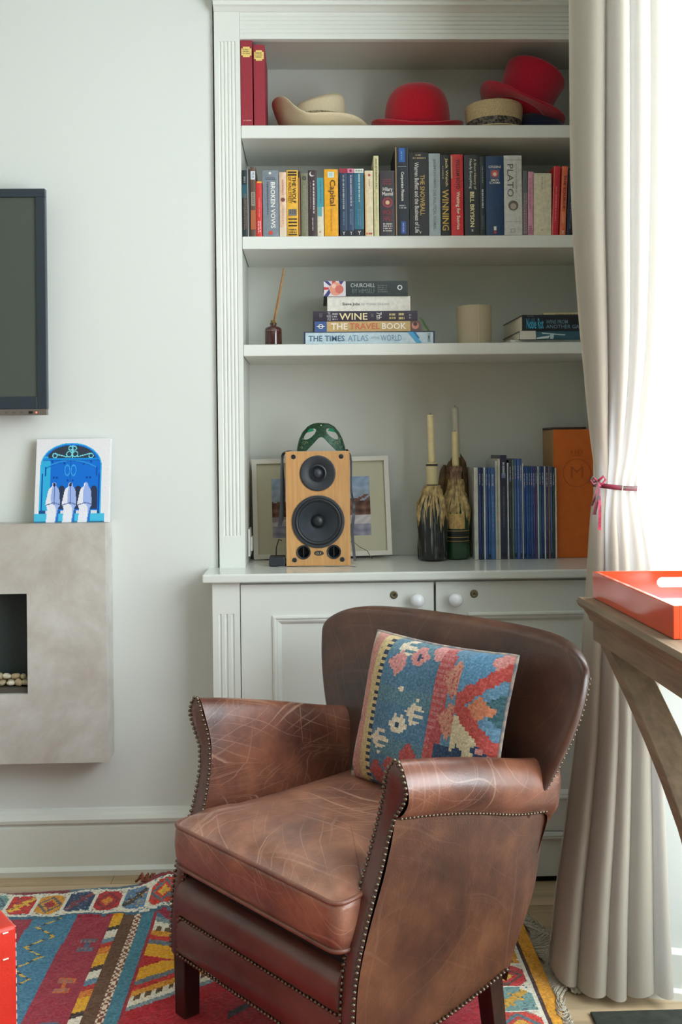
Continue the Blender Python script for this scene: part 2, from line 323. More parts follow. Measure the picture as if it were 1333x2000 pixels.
def door(x0, x1, knob_x, key_x, chipped):
    z0, z1, I = .150, .871, .098
    d = obj('door', join(box(x0, x0+I, 2.850, 2.868, z0, z1), box(x1-I, x1, 2.850, 2.868, z0, z1), box(x0+I, x1-I, 2.850, 2.868, z0, z0+I), box(x0+I, x1-I, 2.850, 2.868, z1-I, z1)), WHITE, cb, world=True)
    def ring(prof):     # mitred moulding
        a, b, c, e = x0+I, x1-I, z0+I, z1-I; V, F = [], []; n = len(prof)
        for ins, yy in prof: V += [(a+ins, yy, c+ins), (b-ins, yy, c+ins), (b-ins, yy, e-ins), (a+ins, yy, e-ins)]
        for i in range(n-1):
            for k in range(4): k2 = (k+1) % 4; F.append((i*4+k, i*4+k2, (i+1)*4+k2, (i+1)*4+k))
        return V, F
    obj('panel_moulding', ring([(-.009, 2.850), (-.008, 2.846), (-.003, 2.8445), (.001, 2.846), (.003, 2.8495), (.006, 2.849), (.010, 2.851), (.016, 2.858), (.018, 2.860)]), WHITE, d)
    obj('panel', box(x0+I, x1-I, 2.8595, 2.866, z0+I, z1-I), WHITE, d)
    k = obj('knob', move(lathe_y([(.010, 0), (.009, .008), (.010, .013), (.016, .018), (.0198, .026), (.0202, .033), (.018, .040), (.012, .045), (.004, .047), (0, .0472)], 24), (knob_x, 2.850, .823)), mat('porcelain', (236, 237, 240), .12, coat=.5), d, smooth=True, label='round white porcelain knob')
    e = obj('keyhole_plate', move(lathe_y([(.0115, 0), (.0115, .002), (.0095, .0032), (.007, .0026), (0, .0026)], 20), (key_x, 2.850, .836)), mat('aged_brass', (128, 118, 92), .4, metal=.85, var=.3, scale=300), d, smooth=True, label='aged brass keyhole plate')
    obj('keyhole', xf(box(key_x-.003, key_x+.003, 2.8465, 2.8474, .834, .838), lambda p: p), BLACK, d)
door(-.2085, .3445, .295, .230, True); door(.3515, .9075, .404, .461, False)
for o in list(cb.children):
    for c in o.children: c.location = (0, 0, 0)
wt = obj('worktop', prism([(-.315, 2.820), (1.0, 2.820), (1.0, 3.275), (-.272, 3.275), (-.272, 2.997), (-.315, 2.997)], .880, ZC, 'z'), mat('satin_worktop_paint', (219, 222, 215), .16, bump=.02, bscale=60), bevel=.005, seg=3)
tag(wt, 'continuous white painted worktop above the cabinet doors', 'worktop')
# ================================================================== BOOKS
def book(x0, x1, h, zb, yf, depth, c, label, items=(), lean=0, group='row of upright books on the second shelf', pages=True, name='book', rough=.45):
    t = x1-x0; hw = t/2; cv = min(.0022, t*.2)
    n = 5; sp = []
    for i in range(n+1): a = -1+2*i/n; sp.append((a*hw, -.0016*(1-a*a)))
    poly = sp + [(hw, depth), (hw-cv, depth), (hw-cv, .004), (-hw+cv, .004), (-hw+cv, depth), (-hw, depth)]
    o = obj(name, prism(poly, 0, h, 'z'), mat('book_cover', c, rough, var=.10, scale=90), fix=True)
    o.location = ((x0+x1)/2, yf, zb); o.rotation_euler = (0, lean, 0); tag(o, label, 'book', group)
    if pages: obj('pages', box(-hw+cv, hw-cv, .004, depth-.004, .002, h-.004), PAGES, o, fix=False)
    Y = -.0022
    for it in items:
        k = it[0]; Y -= .00008
        if k == 't': _, s, u0, u1, v0, v1, col = it[:7]; lettering(s, -hw+u0*t, -hw+u1*t, h*(1-v1), h*(1-v0), Y-.0002, col, o, 'd', it[7] if len(it) > 7 else .012)
        if k == 'h': _, s, u0, u1, v0, v1, col = it[:7]; lettering(s, -hw+u0*t, -hw+u1*t, h*(1-v1), h*(1-v0), Y-.0002, col, o, 'h')
        if k == 'm': _, u0, u1, v0, v1, col = it[:6]; marks(-hw+u0*t, -hw+u1*t, h*(1-v1), h*(1-v0), Y-.0002, col, o, 'd', it[6] if len(it) > 6 else 1)
        if k == 'mh': _, u0, u1, v0, v1, col = it[:6]; marks(-hw+u0*t, -hw+u1*t, h*(1-v1), h*(1-v0), Y-.0002, col, o, 'h', it[6] if len(it) > 6 else 1)
        if k == 'r': _, u0, u1, v0, v1, col = it; rect(-hw+u0*t, -hw+u1*t, h*(1-v1), h*(1-v0), Y, col, o)
        if k == 'c': _, u, v, r, col, r0 = it; disc(-hw+u*t, h*(1-v), r*t, Y-.0002, col, o, r0=r0*t)
    return o
YS = 2.992
def xs(px): return atY(px, 400, YS).x
def zs(py, px=800): return atY(px, py, YS).z
W_, G_, Y_, CRM = (232, 230, 222), (196, 160, 80), (226, 178, 60), (226, 218, 196)
D = .125
R2 = [ # px x0, x1, top y, colour, depth, label, items
 (471.7, 484, 332, (34, 46, 50), D, 'dark teal and black paperback, first book against the pilaster on the second shelf', [('r',0,1,.22,.42,(38,86,98)), ('m',.2,.75,.1,.2,(150,160,160)), ('m',.25,.8,.36,.9,(140,110,90),2)]),
 (484, 489, 330, (28, 30, 32), D, 'very thin black book with pale edge beside the dark teal paperback', [('r',.0,.25,0,1,(190,188,176))]),
 (489.2, 500, 326, (96, 74, 60), D, 'brown book with a white library sticker near its top', [('r',.1,.9,.06,.18,(225,228,230)), ('m',.25,.75,.07,.17,(60,100,140),2), ('r',.15,.85,.36,.56,(150,140,124)), ('r',.05,.95,.62,.9,(176,96,56)), ('m',.3,.7,.38,.55,(80,60,50))]),
 (500.3, 512.5, 354, (212, 52, 48), D, 'short bright red paperback with orange corner beside the grey book', [('r',.2,1,0,.03,(238,170,60)), ('m',.4,.6,.3,.65,(240,160,150)), ('m',.2,.8,.72,.95,(245,205,195),2)]),
 (513.6, 545, 333, (124, 133, 143), .14, 'wide grey book reading BROKEN VOWS in white', [('t','BROKEN VOWS',.5,.78,.18,.88,W_,.02), ('m',.25,.38,.18,.68,(70,84,110)), ('mh',.2,.8,.1,.15,(90,100,112),2), ('c',.47,.045,.08,W_,0), ('c',.48,.95,.13,(205,70,60),0)]),
 (546, 560, 336, (226, 196, 168), D, 'cream pink paperback with a small dark heart mid spine', [('m',.3,.7,.12,.36,(190,120,110)), ('c',.5,.43,.3,(122,70,66),0), ('m',.35,.65,.52,.82,(200,140,120)), ('r',0,1,.86,1,(222,206,182))]),
 (560.5, 583, 332, (232, 178, 58), D, 'yellow book with black bars reading THE WOLF OF WALL STREET', [('r',.12,.88,.02,.045,(40,30,26)), ('r',.12,.88,.06,.085,(40,30,26)), ('t','THE WOLF',.48,.82,.1,.5,(58,42,26),.02), ('t','OF WALL STREET',.16,.42,.1,.5,(110,74,36)), ('r',.14,.86,.59,.69,(120,116,110)), ('m',.2,.8,.6,.68,(60,60,62),3), ('r',.12,.88,.73,.75,(40,30,26)), ('r',.12,.88,.78,.80,(40,30,26)), ('r',.12,.88,.83,.85,(40,30,26)), ('mh',.15,.85,.88,.96,(90,70,40),2), ('r',.12,.88,.965,.985,(60,44,30))]),
 (583.2, 588, 334, (58, 44, 40), D, 'thin dark brown book between the yellow book and the olive paperback', [('r',.1,.5,.1,.98,(196,120,50))]),
 (588.3, 602, 338, (122, 122, 96), D, 'faded olive paperback with a small crest at its head', [('c',.5,.08,.3,(66,74,62),.12), ('m',.3,.7,.2,.95,(160,158,136),2)]),
 (602.4, 619.5, 332, (62, 46, 50), D, 'dark plum paperback with a white crescent moon', [('c',.45,.06,.3,(222,216,212),0), ('c',.56,.05,.25,(62,46,50),0), ('m',.5,.78,.16,.66,(226,222,216)), ('m',.2,.35,.18,.6,(140,120,124)), ('m',.4,.6,.72,.92,(196,190,186))]),
 (620, 633, 347, (222, 214, 190), D, 'short book, teal top half and cream lower half', [('r',0,1,0,.5,(70,152,164)), ('r',.1,.7,.5,.66,(96,166,172)), ('m',.35,.65,.06,.44,(40,104,124)), ('c',.4,.93,.1,(200,90,70),0)]),
 (634, 661, 331, (238, 170, 24), .14, 'orange yellow book reading Capital in dark letters', [('r',.26,.72,.04,.125,(214,232,222)), ('r',.34,.62,.055,.11,(170,205,200)), ('t','Capital',.28,.82,.16,.55,(92,58,16),.015), ('m',.4,.58,.6,.93,(205,132,10))]),
 (664, 679.3, 329, (46, 66, 92), D, 'dark blue novel with a crimson band at its head', [('r',0,1,0,.065,(164,40,62)), ('m',.35,.65,.1,.6,(180,190,190)), ('m',.3,.7,.64,.86,(90,120,140)), ('r',0,1,.92,1,(30,36,48)), ('h','Y',.35,.65,.935,.985,W_)]),
 (679.6, 692.2, 329, (52, 72, 104), D, 'dark blue novel with a pink band at its head', [('r',0,1,0,.065,(222,130,160)), ('c',.5,.033,.2,(120,40,70),0), ('m',.35,.7,.1,.56,(190,200,206)), ('m',.3,.75,.6,.84,(120,146,170),2), ('r',0,1,.92,1,(30,36,48)), ('h','Y',.35,.65,.935,.985,W_)]),
 (692.6, 711.4, 329, (52, 110, 132), D, 'teal blue novel with a white band at its head', [('r',0,1,.005,.065,(222,224,212)), ('mh',.15,.85,.015,.05,(90,110,110)), ('m',.4,.65,.08,.5,(196,220,222)), ('m',.3,.7,.6,.85,(90,150,170),2), ('r',0,1,.9,1,(34,40,50)), ('h','Y',.35,.65,.925,.985,W_)]),
 (713.3, 729.7, 333, (230, 216, 180), D, 'cream book with a tiny red heart and orange left edge', [('r',0,.1,.05,1,(226,160,80)), ('c',.55,.07,.14,(176,44,48),0), ('m',.45,.65,.14,.26,(190,120,100)), ('mh',.15,.85,.94,.99,(205,66,60))]),
 (731, 741, 304, (216, 210, 160), D, 'tall thin pale yellow paperback with small dark capitals', [('m',.3,.7,.04,.42,(96,96,70)), ('m',.35,.65,.46,.8,(170,168,130))]),
 (742.5, 772.6, 333, (60, 54, 60), D, 'dark book reading Hilary Mantel WOLF HALL with a rose emblem', [('mh',.2,.8,.12,.22,(150,60,70),3), ('h','Hilary\nMantel',.16,.86,.255,.385,W_), ('c',.5,.49,.34,(158,62,72),0), ('c',.5,.49,.24,(60,54,60),.19), ('c',.5,.49,.13,(222,190,150),0), ('h','WOLF\nHALL',.16,.86,.6,.77,(148,52,62)), ('mh',.2,.8,.80,.94,(216,212,206),4)]),
 (773, 799, 288, (28, 36, 48), .16, 'tallest black textbook reading Corporate Finance with a blue block on top', [('r',0,.10,.0,1,(158,130,92)), ('r',.28,.74,.01,.17,(44,100,180)), ('m',.42,.55,.05,.15,(150,180,220)), ('r',.2,.85,.215,.222,(150,160,160)), ('t','Corporate Finance',.38,.66,.28,.61,W_,.02), ('mh',.3,.8,.65,.70,(190,194,196),2), ('r',.4,.76,.84,.98,(52,88,160)), ('m',.5,.64,.86,.96,(170,190,225)), ('r',.93,.97,0,1,(90,94,98))]),
 (800, 838, 298, (34, 33, 34), .16, 'thick black book reading THE SNOWBALL in gold', [('t','THE SNOWBALL',.56,.8,.27,.76,(198,164,84),.012), ('t','Warren Buffett and the Business of Life',.28,.50,.12,.97,(214,214,210),.012), ('mh',.35,.62,.02,.05,(190,170,130)), ('mh',.2,.86,.055,.085,(190,170,130)), ('h','V',.5,.6,.95,.98,W_)]),
 (838.5, 861, 300, (162, 176, 178), .16, 'pale blue grey book reading THE POLITICAL ANIMAL', [('t','JEREMY PAXMAN',.36,.62,.07,.42,(104,118,122)), ('t','THE POLITICAL ANIMAL',.36,.62,.44,.93,(112,126,130))]),
 (862, 880, 303, (30, 36, 36), .15, 'black book with gold letters reading Jack Welch WINNING', [('t','Jack Welch',.42,.8,.04,.39,(214,188,116),.015), ('m',.15,.3,.14,.3,(190,180,150)), ('t','WINNING',.12,.84,.43,.94,(205,168,72),.012)]),
 (881.5, 905.5, 302, (214, 52, 54), .15, 'bright red book reading WILLIAM BOYD Waiting for Sunrise', [('r',0,.13,.02,.3,(196,160,130)), ('t','WILLIAM BOYD',.42,.74,.06,.43,(98,24,30),.02), ('t','Waiting for Sunrise',.36,.74,.46,.93,(246,226,200),.02)]),
 (907.8, 937.5, 303, (46, 50, 54), .15, 'black book with pale letters reading BILL BRYSON', [('t','A Short History of',.58,.8,.05,.43,(206,200,160)), ('t','Nearly Everything',.3,.52,.05,.42,(222,222,214)), ('t','BILL BRYSON',.36,.64,.46,.90,(232,226,170),.03), ('m',.4,.6,.93,.97,W_)]),
 (938, 949, 306, (38, 48, 50), .15, 'narrow blackish green book beside the wide navy book', [('m',.35,.65,.12,.34,(150,160,160)), ('m',.25,.7,.42,.66,(206,214,214)), ('m',.4,.6,.76,.92,(120,130,130))]),
 (949.7, 985, 305, (32, 62, 100), .16, 'wide navy book reading CITIZENS SIMON SCHAMA with an emblem', [('h','CITIZENS',.16,.84,.125,.155,W_), ('r',.24,.76,.17,.28,(92,96,130)), ('c',.5,.225,.2,(206,90,80),0), ('c',.5,.232,.1,(226,210,190),0), ('h','SIMON\nSCHAMA',.2,.8,.29,.355,W_), ('r',.42,.56,.89,.94,W_), ('r',.42,.56,.95,.98,(200,70,80))]),
 (985.4, 1020.5, 304, (204, 205, 198), .16, 'wide white book reading PLATO with a small portrait medallion', [('t','PLATO',.18,.52,.11,.52,(92,88,86),.0), ('m',.62,.76,.11,.47,(166,166,160)), ('c',.5,.63,.28,(110,98,88),0), ('c',.5,.64,.17,(176,164,150),0), ('r',.05,.95,.055,.06,(150,150,144)), ('r',.05,.95,.83,.835,(160,160,154)), ('r',.32,.6,.92,.97,(170,170,166)), ('r',.38,.54,.93,.96,(204,205,198))]),
 (1021, 1031, 333, (122, 110, 118), D, 'narrow mottled grey purple paperback beside the PLATO book', [('m',.05,.95,.02,.5,(90,120,116),3), ('m',.2,.9,.35,.98,(190,166,160),2)], .012),
 (1031.6, 1042.5, 335, (214, 150, 172), D, 'narrow pink paperback between the mottled book and the cream one', [('m',.2,.5,.1,.6,(160,90,120)), ('mh',.1,.9,.85,.98,(140,80,110),4)], .014),
 (1043, 1077.5, 338, (218, 210, 180), D, 'wide plain cream paperback with one tiny line of print', [('m',.42,.5,.06,.26,(110,100,90)), ('mh',.4,.5,.9,.93,(180,150,120))], .014),
 (1078.2, 1091, 324, (206, 44, 58), D, 'leaning crimson paperback between the cream book and the orange one', [('m',.35,.6,.3,.8,(236,150,150)), ('r',.0,.08,0,1,(232,150,120))], .045),
 (1093.6, 1105, 324, (224, 110, 70), D, 'leaning orange paperback reading THE SOURCE', [('t','THE SOURCE',.32,.74,.13,.62,(108,52,74),.02), ('m',.25,.75,.66,.84,(246,190,150),2), ('h','X',.3,.75,.93,.985,W_)], .05),
 (1107, 1119, 331, (28, 34, 54), D, 'leaning dark navy paperback, last book before the curtain', [('m',.35,.6,.5,.9,(110,130,160))], .05),
 (1123, 1150, 318, (70, 76, 84), D, 'grey book hidden mostly behind the curtain on the second shelf', [], .0),
]
for b in R2:
    x0, x1, top, c, dep, lab, items = b[:7]; lean = b[7] if len(b) > 7 else 0
    xa, xb = max(xs(x0), XI0+.0012), xs(x1)
    book(xa+.0002, xb-.0002, zs(top, (x0+x1)/2)-SZ2, SZ2+.0003, YS + (.0 if dep > D else .004), dep, c, lab, items, lean)
book(xs(1046)+.001, xs(1079), zs(325)-SZ2, SZ2+.0003, YS+.150, .10, (30, 50, 74), 'navy book standing behind the wide cream paperback', [], 0)
# ---- red box files on the top shelf
for x0, x1, top, lab in ((470, 494, 79, 'taller dark red box file with cream label, against the pilaster'), (495, 518, 87, 'shorter dark red box file with cream label, beside the cream hat')):
    xa, xb = atY(x0, 160, YS).x+.001, atY(x1, 160, YS).x-.0005; h = zs(top, 495)-SZ1; hw = (xb-xa)/2
    f = obj('box_file', box(-hw, hw, 0, .20, 0, h), mat('red_bookcloth', (150, 40, 54), .6, var=.08, scale=160), bevel=.0015); f.location = ((xa+xb)/2, YS, SZ1+.0003)
    tag(f, lab, 'box file', 'red box files on the top shelf')
    a, b, c = hw*.86, .0155, .005; zc = h*.862
    obj('label', prism([(-a, zc-b+c), (-a+c, zc-b+c), (-a+c, zc-b), (a-c, zc-b), (a-c, zc-b+c), (a, zc-b+c), (a, zc+b-c), (a-c, zc+b-c), (a-c, zc+b), (-a+c, zc+b), (-a+c, zc+b-c), (-a, zc+b-c)], -.0012, -.0002), cm((232, 204, 120), .6), f)
    marks(-a*.7, a*.7, zc-.008, zc+.010, -.0016, (120, 96, 50), f, 'h', 3)
    if top == 79: marks(-a*.7, a*.8, .012, .017, -.0006, (214, 150, 140), f, 'h', 1)
    obj('finger_hole', move(lathe_y([(.007, 0), (.007, .0008), (0, .0008)], 16), (0, 0, .045)), BLACK, f) if False else None
# ---- stacked books
def flat_book(x0, x1, y0, y1, Y, depth, c, label, items=(), group='stack of books lying on the third shelf', over=.0, xoff=0, bind=None, rz=0, base=None, name='book'):
    a, b = atY(x0, y1, Y).x, atY(x1, y1, Y).x; zb = base if base is not None else atY((x0+x1)/2, y1, Y).z; t = atY((x0+x1)/2, y0, Y).z-atY((x0+x1)/2, y1, Y).z
    w = (b-a)/2; cv = .0022; n = 5; sp = [(-.0016*(1-(-1+2*i/n)**2), t*i/n) for i in range(n+1)]
    poly = sp + [(depth, t), (depth, t-cv), (.004, t-cv), (.004, cv), (depth, cv), (depth, 0)]
    o = obj(name, prism(poly, -w, w, 'x'), mat('book_cover', c, .4, var=.08, scale=90)); o.location = ((a+b)/2, Y, zb); o.rotation_euler = (0, 0, rz); tag(o, label, 'book', group)
    obj('pages', box(-w+.003, w-.003, .004, depth-.004, cv, t-cv), PAGES, o, fix=False)
    Y = -.0020
    for it in items:
        k = it[0]; Y -= .00008
        if k == 't': _, s, u0, u1, v0, v1, col = it[:7]; lettering(s, -w+2*w*u0, -w+2*w*u1, t*(1-v1), t*(1-v0), Y, col, o, 'h', it[7] if len(it) > 7 else .012)
        if k == 'd': _, s, u0, u1, v0, v1, col = it[:7]; lettering(s, -w+2*w*u0, -w+2*w*u1, t*(1-v1), t*(1-v0), Y, col, o, 'd')
        if k == 'r': _, u0, u1, v0, v1, col = it; rect(-w+2*w*u0, -w+2*w*u1, t*(1-v1), t*(1-v0), Y, col, o)
        if k == 'm': _, u0, u1, v0, v1, col, nn = it; marks(-w+2*w*u0, -w+2*w*u1, t*(1-v1), t*(1-v0), Y, col, o, 'h', nn)
        if k == 'c': _, u, v, r, col, r0 = it; disc(-w+2*w*u, t*(1-v), r*t, Y, col, o, r0=r0*t)
        if k == 'p': V = [(-w+2*w*u, Y, t*(1-v)) for u, v in it[1]]; obj('printed_band', (V, [tuple(range(len(V)))]), cm(it[2]), o, fix=False)
    o['top'] = zb+t; return o
YF = 2.994
b1 = flat_book(594, 850, 647.5, 671, YF, .27, (188, 208, 216), 'THE TIMES ATLAS OF THE WORLD, pale blue book at the bottom of the stack', [('r',0,.012,0,1,(34,48,84)), ('r',.988,1,0,1,(34,48,84)), ('r',0,1,0,.07,(40,52,80)), ('t','THE TIMES',.035,.31,.32,.8,(74,110,136),.02), ('t','ATLAS',.335,.49,.3,.8,(96,140,170),.0), ('t','OF THE',.51,.575,.45,.62,(140,170,190)), ('t','WORLD',.585,.745,.3,.8,(96,140,170),.0), ('p',[(.79,.05),(.83,.05),(.9,.97),(.86,.97)],(70,160,205)), ('p',[(.83,.05),(.85,.05),(.885,.6),(.87,.62)],(40,110,170)), ('d','TIMES',.945,.965,.15,.9,(80,100,120))], base=SZ3+.0003)
b2 = flat_book(615, 822, 627.4, 647.3, YF, .24, (196, 164, 108), 'THE TRAVEL BOOK, tan spined book second from the bottom of the stack', [('r',0,.115,0,1,(58,88,146)), ('r',.02,.095,.44,.52,W_), ('c',.058,.48,.24,W_,.17), ('t','THE',.155,.31,.18,.8,(240,232,214),.02), ('t','TRAVEL',.33,.615,.18,.8,(206,104,76),.01), ('t','BOOK',.635,.865,.18,.8,(240,232,214),.02), ('r',.905,1,0,1,(104,78,70)), ('c',.95,.45,.36,(196,130,110),0), ('c',.95,.3,.2,(66,44,40),0)], base=b1['top'])
b3 = flat_book(612, 816, 606.5, 627.2, YF+.004, .25, (48, 38, 56), 'dark purple wine atlas in the middle of the stack', [('t','THE\nWORLD\nATLAS',.13,.175,.1,.9,(190,184,190)), ('m',.185,.235,.15,.9,(190,184,190),3), ('t','WINE',.25,.52,.2,.84,(236,220,170),.01), ('m',.06,.09,.2,.6,(120,110,124),3), ('m',.555,.58,.25,.6,(130,124,134),3), ('d','7th',.605,.655,.15,.8,(222,218,210)), ('m',.73,.79,.2,.85,(222,206,140),2), ('m',.82,.875,.15,.9,(222,206,140),2), ('m',.92,.95,.3,.8,(160,150,160),2)], base=b2['top'])
b4 = flat_book(640, 802, 577.5, 606, YF+.004, .20, (224, 222, 212), 'white book with small grey and black lettering, second from the top', [('t','Steve Jobs',.18,.39,.42,.68,(70,70,72),.02), ('t','by Walter Isaacson',.41,.75,.44,.66,(170,170,168))], base=b3['top'])
b5 = flat_book(633, 797, 547.5, 577, YF, .20, (42, 54, 54), 'dark green book with a printed face over a flag, top of the stack', [('r',0,.26,0,1,(214,208,214)), ('p',[(0,.0),(.05,0),(.12,.4),(.1,.45)],(60,60,120)), ('p',[(0,1),(.05,1),(.1,.6),(.06,.55)],(60,60,120)), ('p',[(.0,.4),(.06,.42),(.06,.56),(0,.58)],(190,60,60)), ('p',[(.18,0),(.24,0),(.2,.3)],(60,60,120)), ('p',[(.1,0),(.14,0),(.14,.3),(.1,.3)],(196,60,64)), ('c',.145,.52,.44,(226,152,130),0), ('c',.185,.55,.28,(206,112,96),0), ('c',.12,.33,.14,(236,196,176),0), ('t','CHURCHILL',.32,.61,.16,.42,(196,204,200),.0), ('t','BY HIMSELF',.34,.61,.52,.82,(110,122,120),.0), ('m',.64,.76,.24,.8,(104,116,114),4), ('c',.905,.45,.17,(214,220,216),.10)], base=b4['top'])
rb = obj('ribbon_bookmark', grid(lambda u, v: (spl(u, [(0, .0), (.35, .014), (.7, .028), (1, .037)])+v*.007, -.0012-.004*math.sin(u*PI), spl(u, [(0, 0), (.3, -.004), (.6, -.026), (1, -.046)])), 12, 2), mat('green_ribbon', (70, 104, 44), .6), b3, smooth=True, label='green ribbon bookmark')
rb.location = ((b3.data.vertices and .5*(atY(816,627,YF).x-atY(612,627,YF).x))-.004, .0, .010)
# ---- pile by the curtain
p0 = flat_book(997, 1180, 664, 669.5, YF+.012, .2, (214, 212, 204), 'thin white booklet at the bottom of the pile by the curtain', [('m',.05,.9,.3,.8,(150,150,150),1)], group='pile of books by the curtain', base=SZ3+.0003, rz=.03)
p1 = flat_book(1015, 1180, 648, 664.5, YF+.002, .22, (52, 92, 108), 'teal and white book under the black Noble Rot book', [('r',0,.19,0,1,(214,212,200)), ('p',[(.2,.8),(.36,.55),(.34,.9),(.2,.95)],(206,220,220)), ('p',[(.26,.2),(.55,.45),(.53,.55),(.27,.35)],(190,214,216)), ('p',[(.36,.3),(.41,.3),(.40,.95),(.36,.95)],(180,206,210))], group='pile of books by the curtain', base=p0['top'], rz=.04)
p2 = flat_book(1020, 1180, 617, 648, YF, .24, (30, 34, 42), 'thick black book reading Noble Rot in blue script', [('t','Noble Rot',.05,.26,.22,.88,(70,176,214),.012), ('t','WINE FROM',.29,.56,.32,.56,(108,140,160)), ('t','ANOTHER GALAXY',.29,.86,.62,.86,(108,140,160)), ('m',.06,.14,.05,.12,(120,124,130),1)], group='pile of books by the curtain', base=p1['top'], rz=.05)
p3 = flat_book(1062, 1180, 610, 616.8, YF+.03, .18, (206, 192, 150), 'thin beige book on top of the black Noble Rot book', [('m',.2,.9,.2,.9,(130,100,70),1)], group='pile of books by the curtain', base=p2['top'], rz=.03)
# ================================================================== OTHER THINGS ON THE THIRD SHELF
c = atY(534.5, 671, 3.06); df = thing('reed_diffuser', 'brown glass reed diffuser bottle with thin wooden reeds', 'diffuser', (c.x, 3.06, SZ3+.0003))
h_ = .061
AMB = mat('brown_glass', (66, 30, 24), .08, coat=.6)
obj('bottle', lathe([(.0225, 0), (.0258, .002), (.0262, .006), (.0262, .050), (.0245, .056), (.018, .060), (.0095, .0625), (.009, .068), (.0105, .069), (.0105, .072), (.006, .072)], 28), AMB, df, smooth=True)
obj('stopper', lathe([(.0105, .068), (.0105, .0705), (.0078, .0725), (.0078, .080), (0, .080)], 16), mat('cork_collar', (120, 96, 52), .6), df, smooth=True)
marks(-.017, .017, .046, .049, -.0268, (176, 140, 130), df, 'h', 1)
for k in range(7):
    a = random.uniform(-.005, .005); dx = .037+random.uniform(-.007, .004); L_ = random.uniform(.150, .172)
    obj('reed', tube([(a, random.uniform(-.004, .004), .072), (a+dx*.9, random.uniform(-.01, .01), .072+L_)], .0013, 6), mat('reed_cane', (176, 136, 90), .7, var=.2, scale=80), df)
cx = atY(927, 660, 3.07).x
cy = obj('pillar_vase', lathe([(.052, 0), (.0535, .001), (.0538, .004), (.0538, .117), (.0525, .119), (.049, .119), (.048, .115), (.048, .07), (0, .07)], 48), mat('linen_paper', (184, 170, 142), .75, var=.06, scale=300, stretch=(1, 1, 6), bump=.15, bscale=500), smooth=True, auto=40)
cy.location = (cx, 3.07, SZ3+.0003); cy.rotation_euler = (0, 0, 0); tag(cy, 'plain beige cylinder on the third shelf', 'candle holder')
obj('seam', box(.004, .0062, -.0545, -.0536, .002, .117), mat('linen_seam', (200, 188, 162), .75), cy)
# ================================================================== HATS
def felt(n, c, c2=None): return mat(n, c, .95, var=.10, scale=220, bump=.4, bscale=500, spec=.15, sheen=.4)
def hat(name, label, loc, rot, crown, brim, cmat, band=None, group='hats on the top shelf', bmat=None):
    t = thing(name, label, 'hat', loc, rot, group)
    obj('crown', crown, cmat, t, smooth=True); obj('brim', brim, bmat or cmat, t, smooth=True)
    if band: obj('band', band[0], band[1], t, smooth=True)
    return t
def thick_brim(fn, nu=48, nv=9, th=.004):
    top = grid(fn, nu, nv, cu=True); bot = xf(top, lambda p: (p[0], p[1], p[2]-th))
    V = list(top[0])+list(bot[0]); n = len(top[0]); F = list(top[1])+[tuple(reversed([i+n for i in f])) for f in top[1]]
    for i in range(nu): i2 = (i+1) % nu; F.append((i*nv+nv-1, i2*nv+nv-1, i2*nv+nv-1+n, i*nv+nv-1+n)); F.append((i*nv, i*nv+n, i2*nv+n, i2*nv))
    return V, F
RED = felt('red_felt', (186, 18, 40))
# cowboy hat
STRAW = mat('cream_straw', (222, 206, 172), .8, var=.06, scale=300, bump=.25, bscale=600)
def cow_crown(u, v):
    a = 2*PI*u; ca, sa = math.cos(a), math.sin(a)
    h = .120+.008*ca-.0; r = [1.0, .985, .96, .93, .90, .80, .55, .28, 0][round(v*8)]; zf = [0, .2, .45, .68, .86, .97, .94, .86, .82][round(v*8)]
    dent = 1-.10*abs(sa)**3*(zf > .5)
    return (.092*r*ca-.002, .092*r*sa*dent, h*zf*(1+.10*math.cos(a-.3)*(zf > .5)))
def cow_brim(u, v):
    a = 2*PI*u; ca, sa = math.cos(a), math.sin(a); R = v
    rx = .090+(.158-.090)*R*(1 if ca < 0 else 1.08); ry = .092+(.150-.092)*R
    lift = spl((math.degrees(a)+360) % 360, [(0, -.004), (40, .03), (90, .050), (130, .080), (160, .096), (185, .100), (210, .098), (228, .086), (243, .048), (256, .026), (275, .026), (310, .028), (340, .012), (360, -.004)])
    x = rx*ca; 
    if ca < -.6: x *= 1-.05*R*R*(-ca-.6)/.4
    return (x, ry*sa, .010+lift*R**1.8*.98)
cowL = hat('cowboy_hat', 'cream straw western hat with curled brim', (.035, 3.145, SZ1+.006), (0, 0, 0), grid(cow_crown, 40, 9, cu=True), thick_brim(cow_brim, 48, 9, .0035), STRAW,
    (grid(lambda u, v: tuple(q*(1.015 if i < 2 else 1) for i, q in enumerate(cow_crown(u, 0)[:2]))+(.030+v*.030,), 40, 2, cu=True), mat('woven_vents', (204, 186, 150), .8, c2=(88, 74, 52), scale=320, stretch=(1, 1, .5))))
# bowler
def dome(h, r, n=14, flat=2.6): return [(r*(1-(i/n)**flat)**(1/flat), h*i/n) for i in range(n)]+[(0, h)]
def bowler_brim(u, v):
    a = 2*PI*u; ca, sa = math.cos(a), math.sin(a); R = v
    return ((.102+.043*R)*ca*(1.0), (.100+.036*R)*sa, .006+(.034*abs(ca)**1.8*R**2.2 + .010*R**3) - .006*R*abs(sa))
hat('bowler_hat', 'red felt bowler hat with a round crown', (.342, 3.135, SZ1+.003), (0, .02, 0), xf(lathe(dome(.166, .104, 20, 3.6), 48), lambda p: (p[0], p[1]*.98, p[2])), thick_brim(bowler_brim), RED,
    (xf(lathe([(.1035, .004), (.1045, .006), (.1045, .030), (.1035, .032)], 48, cap=False), lambda p: (p[0], p[1]*.98, p[2])), felt('red_band', (168, 16, 36))))
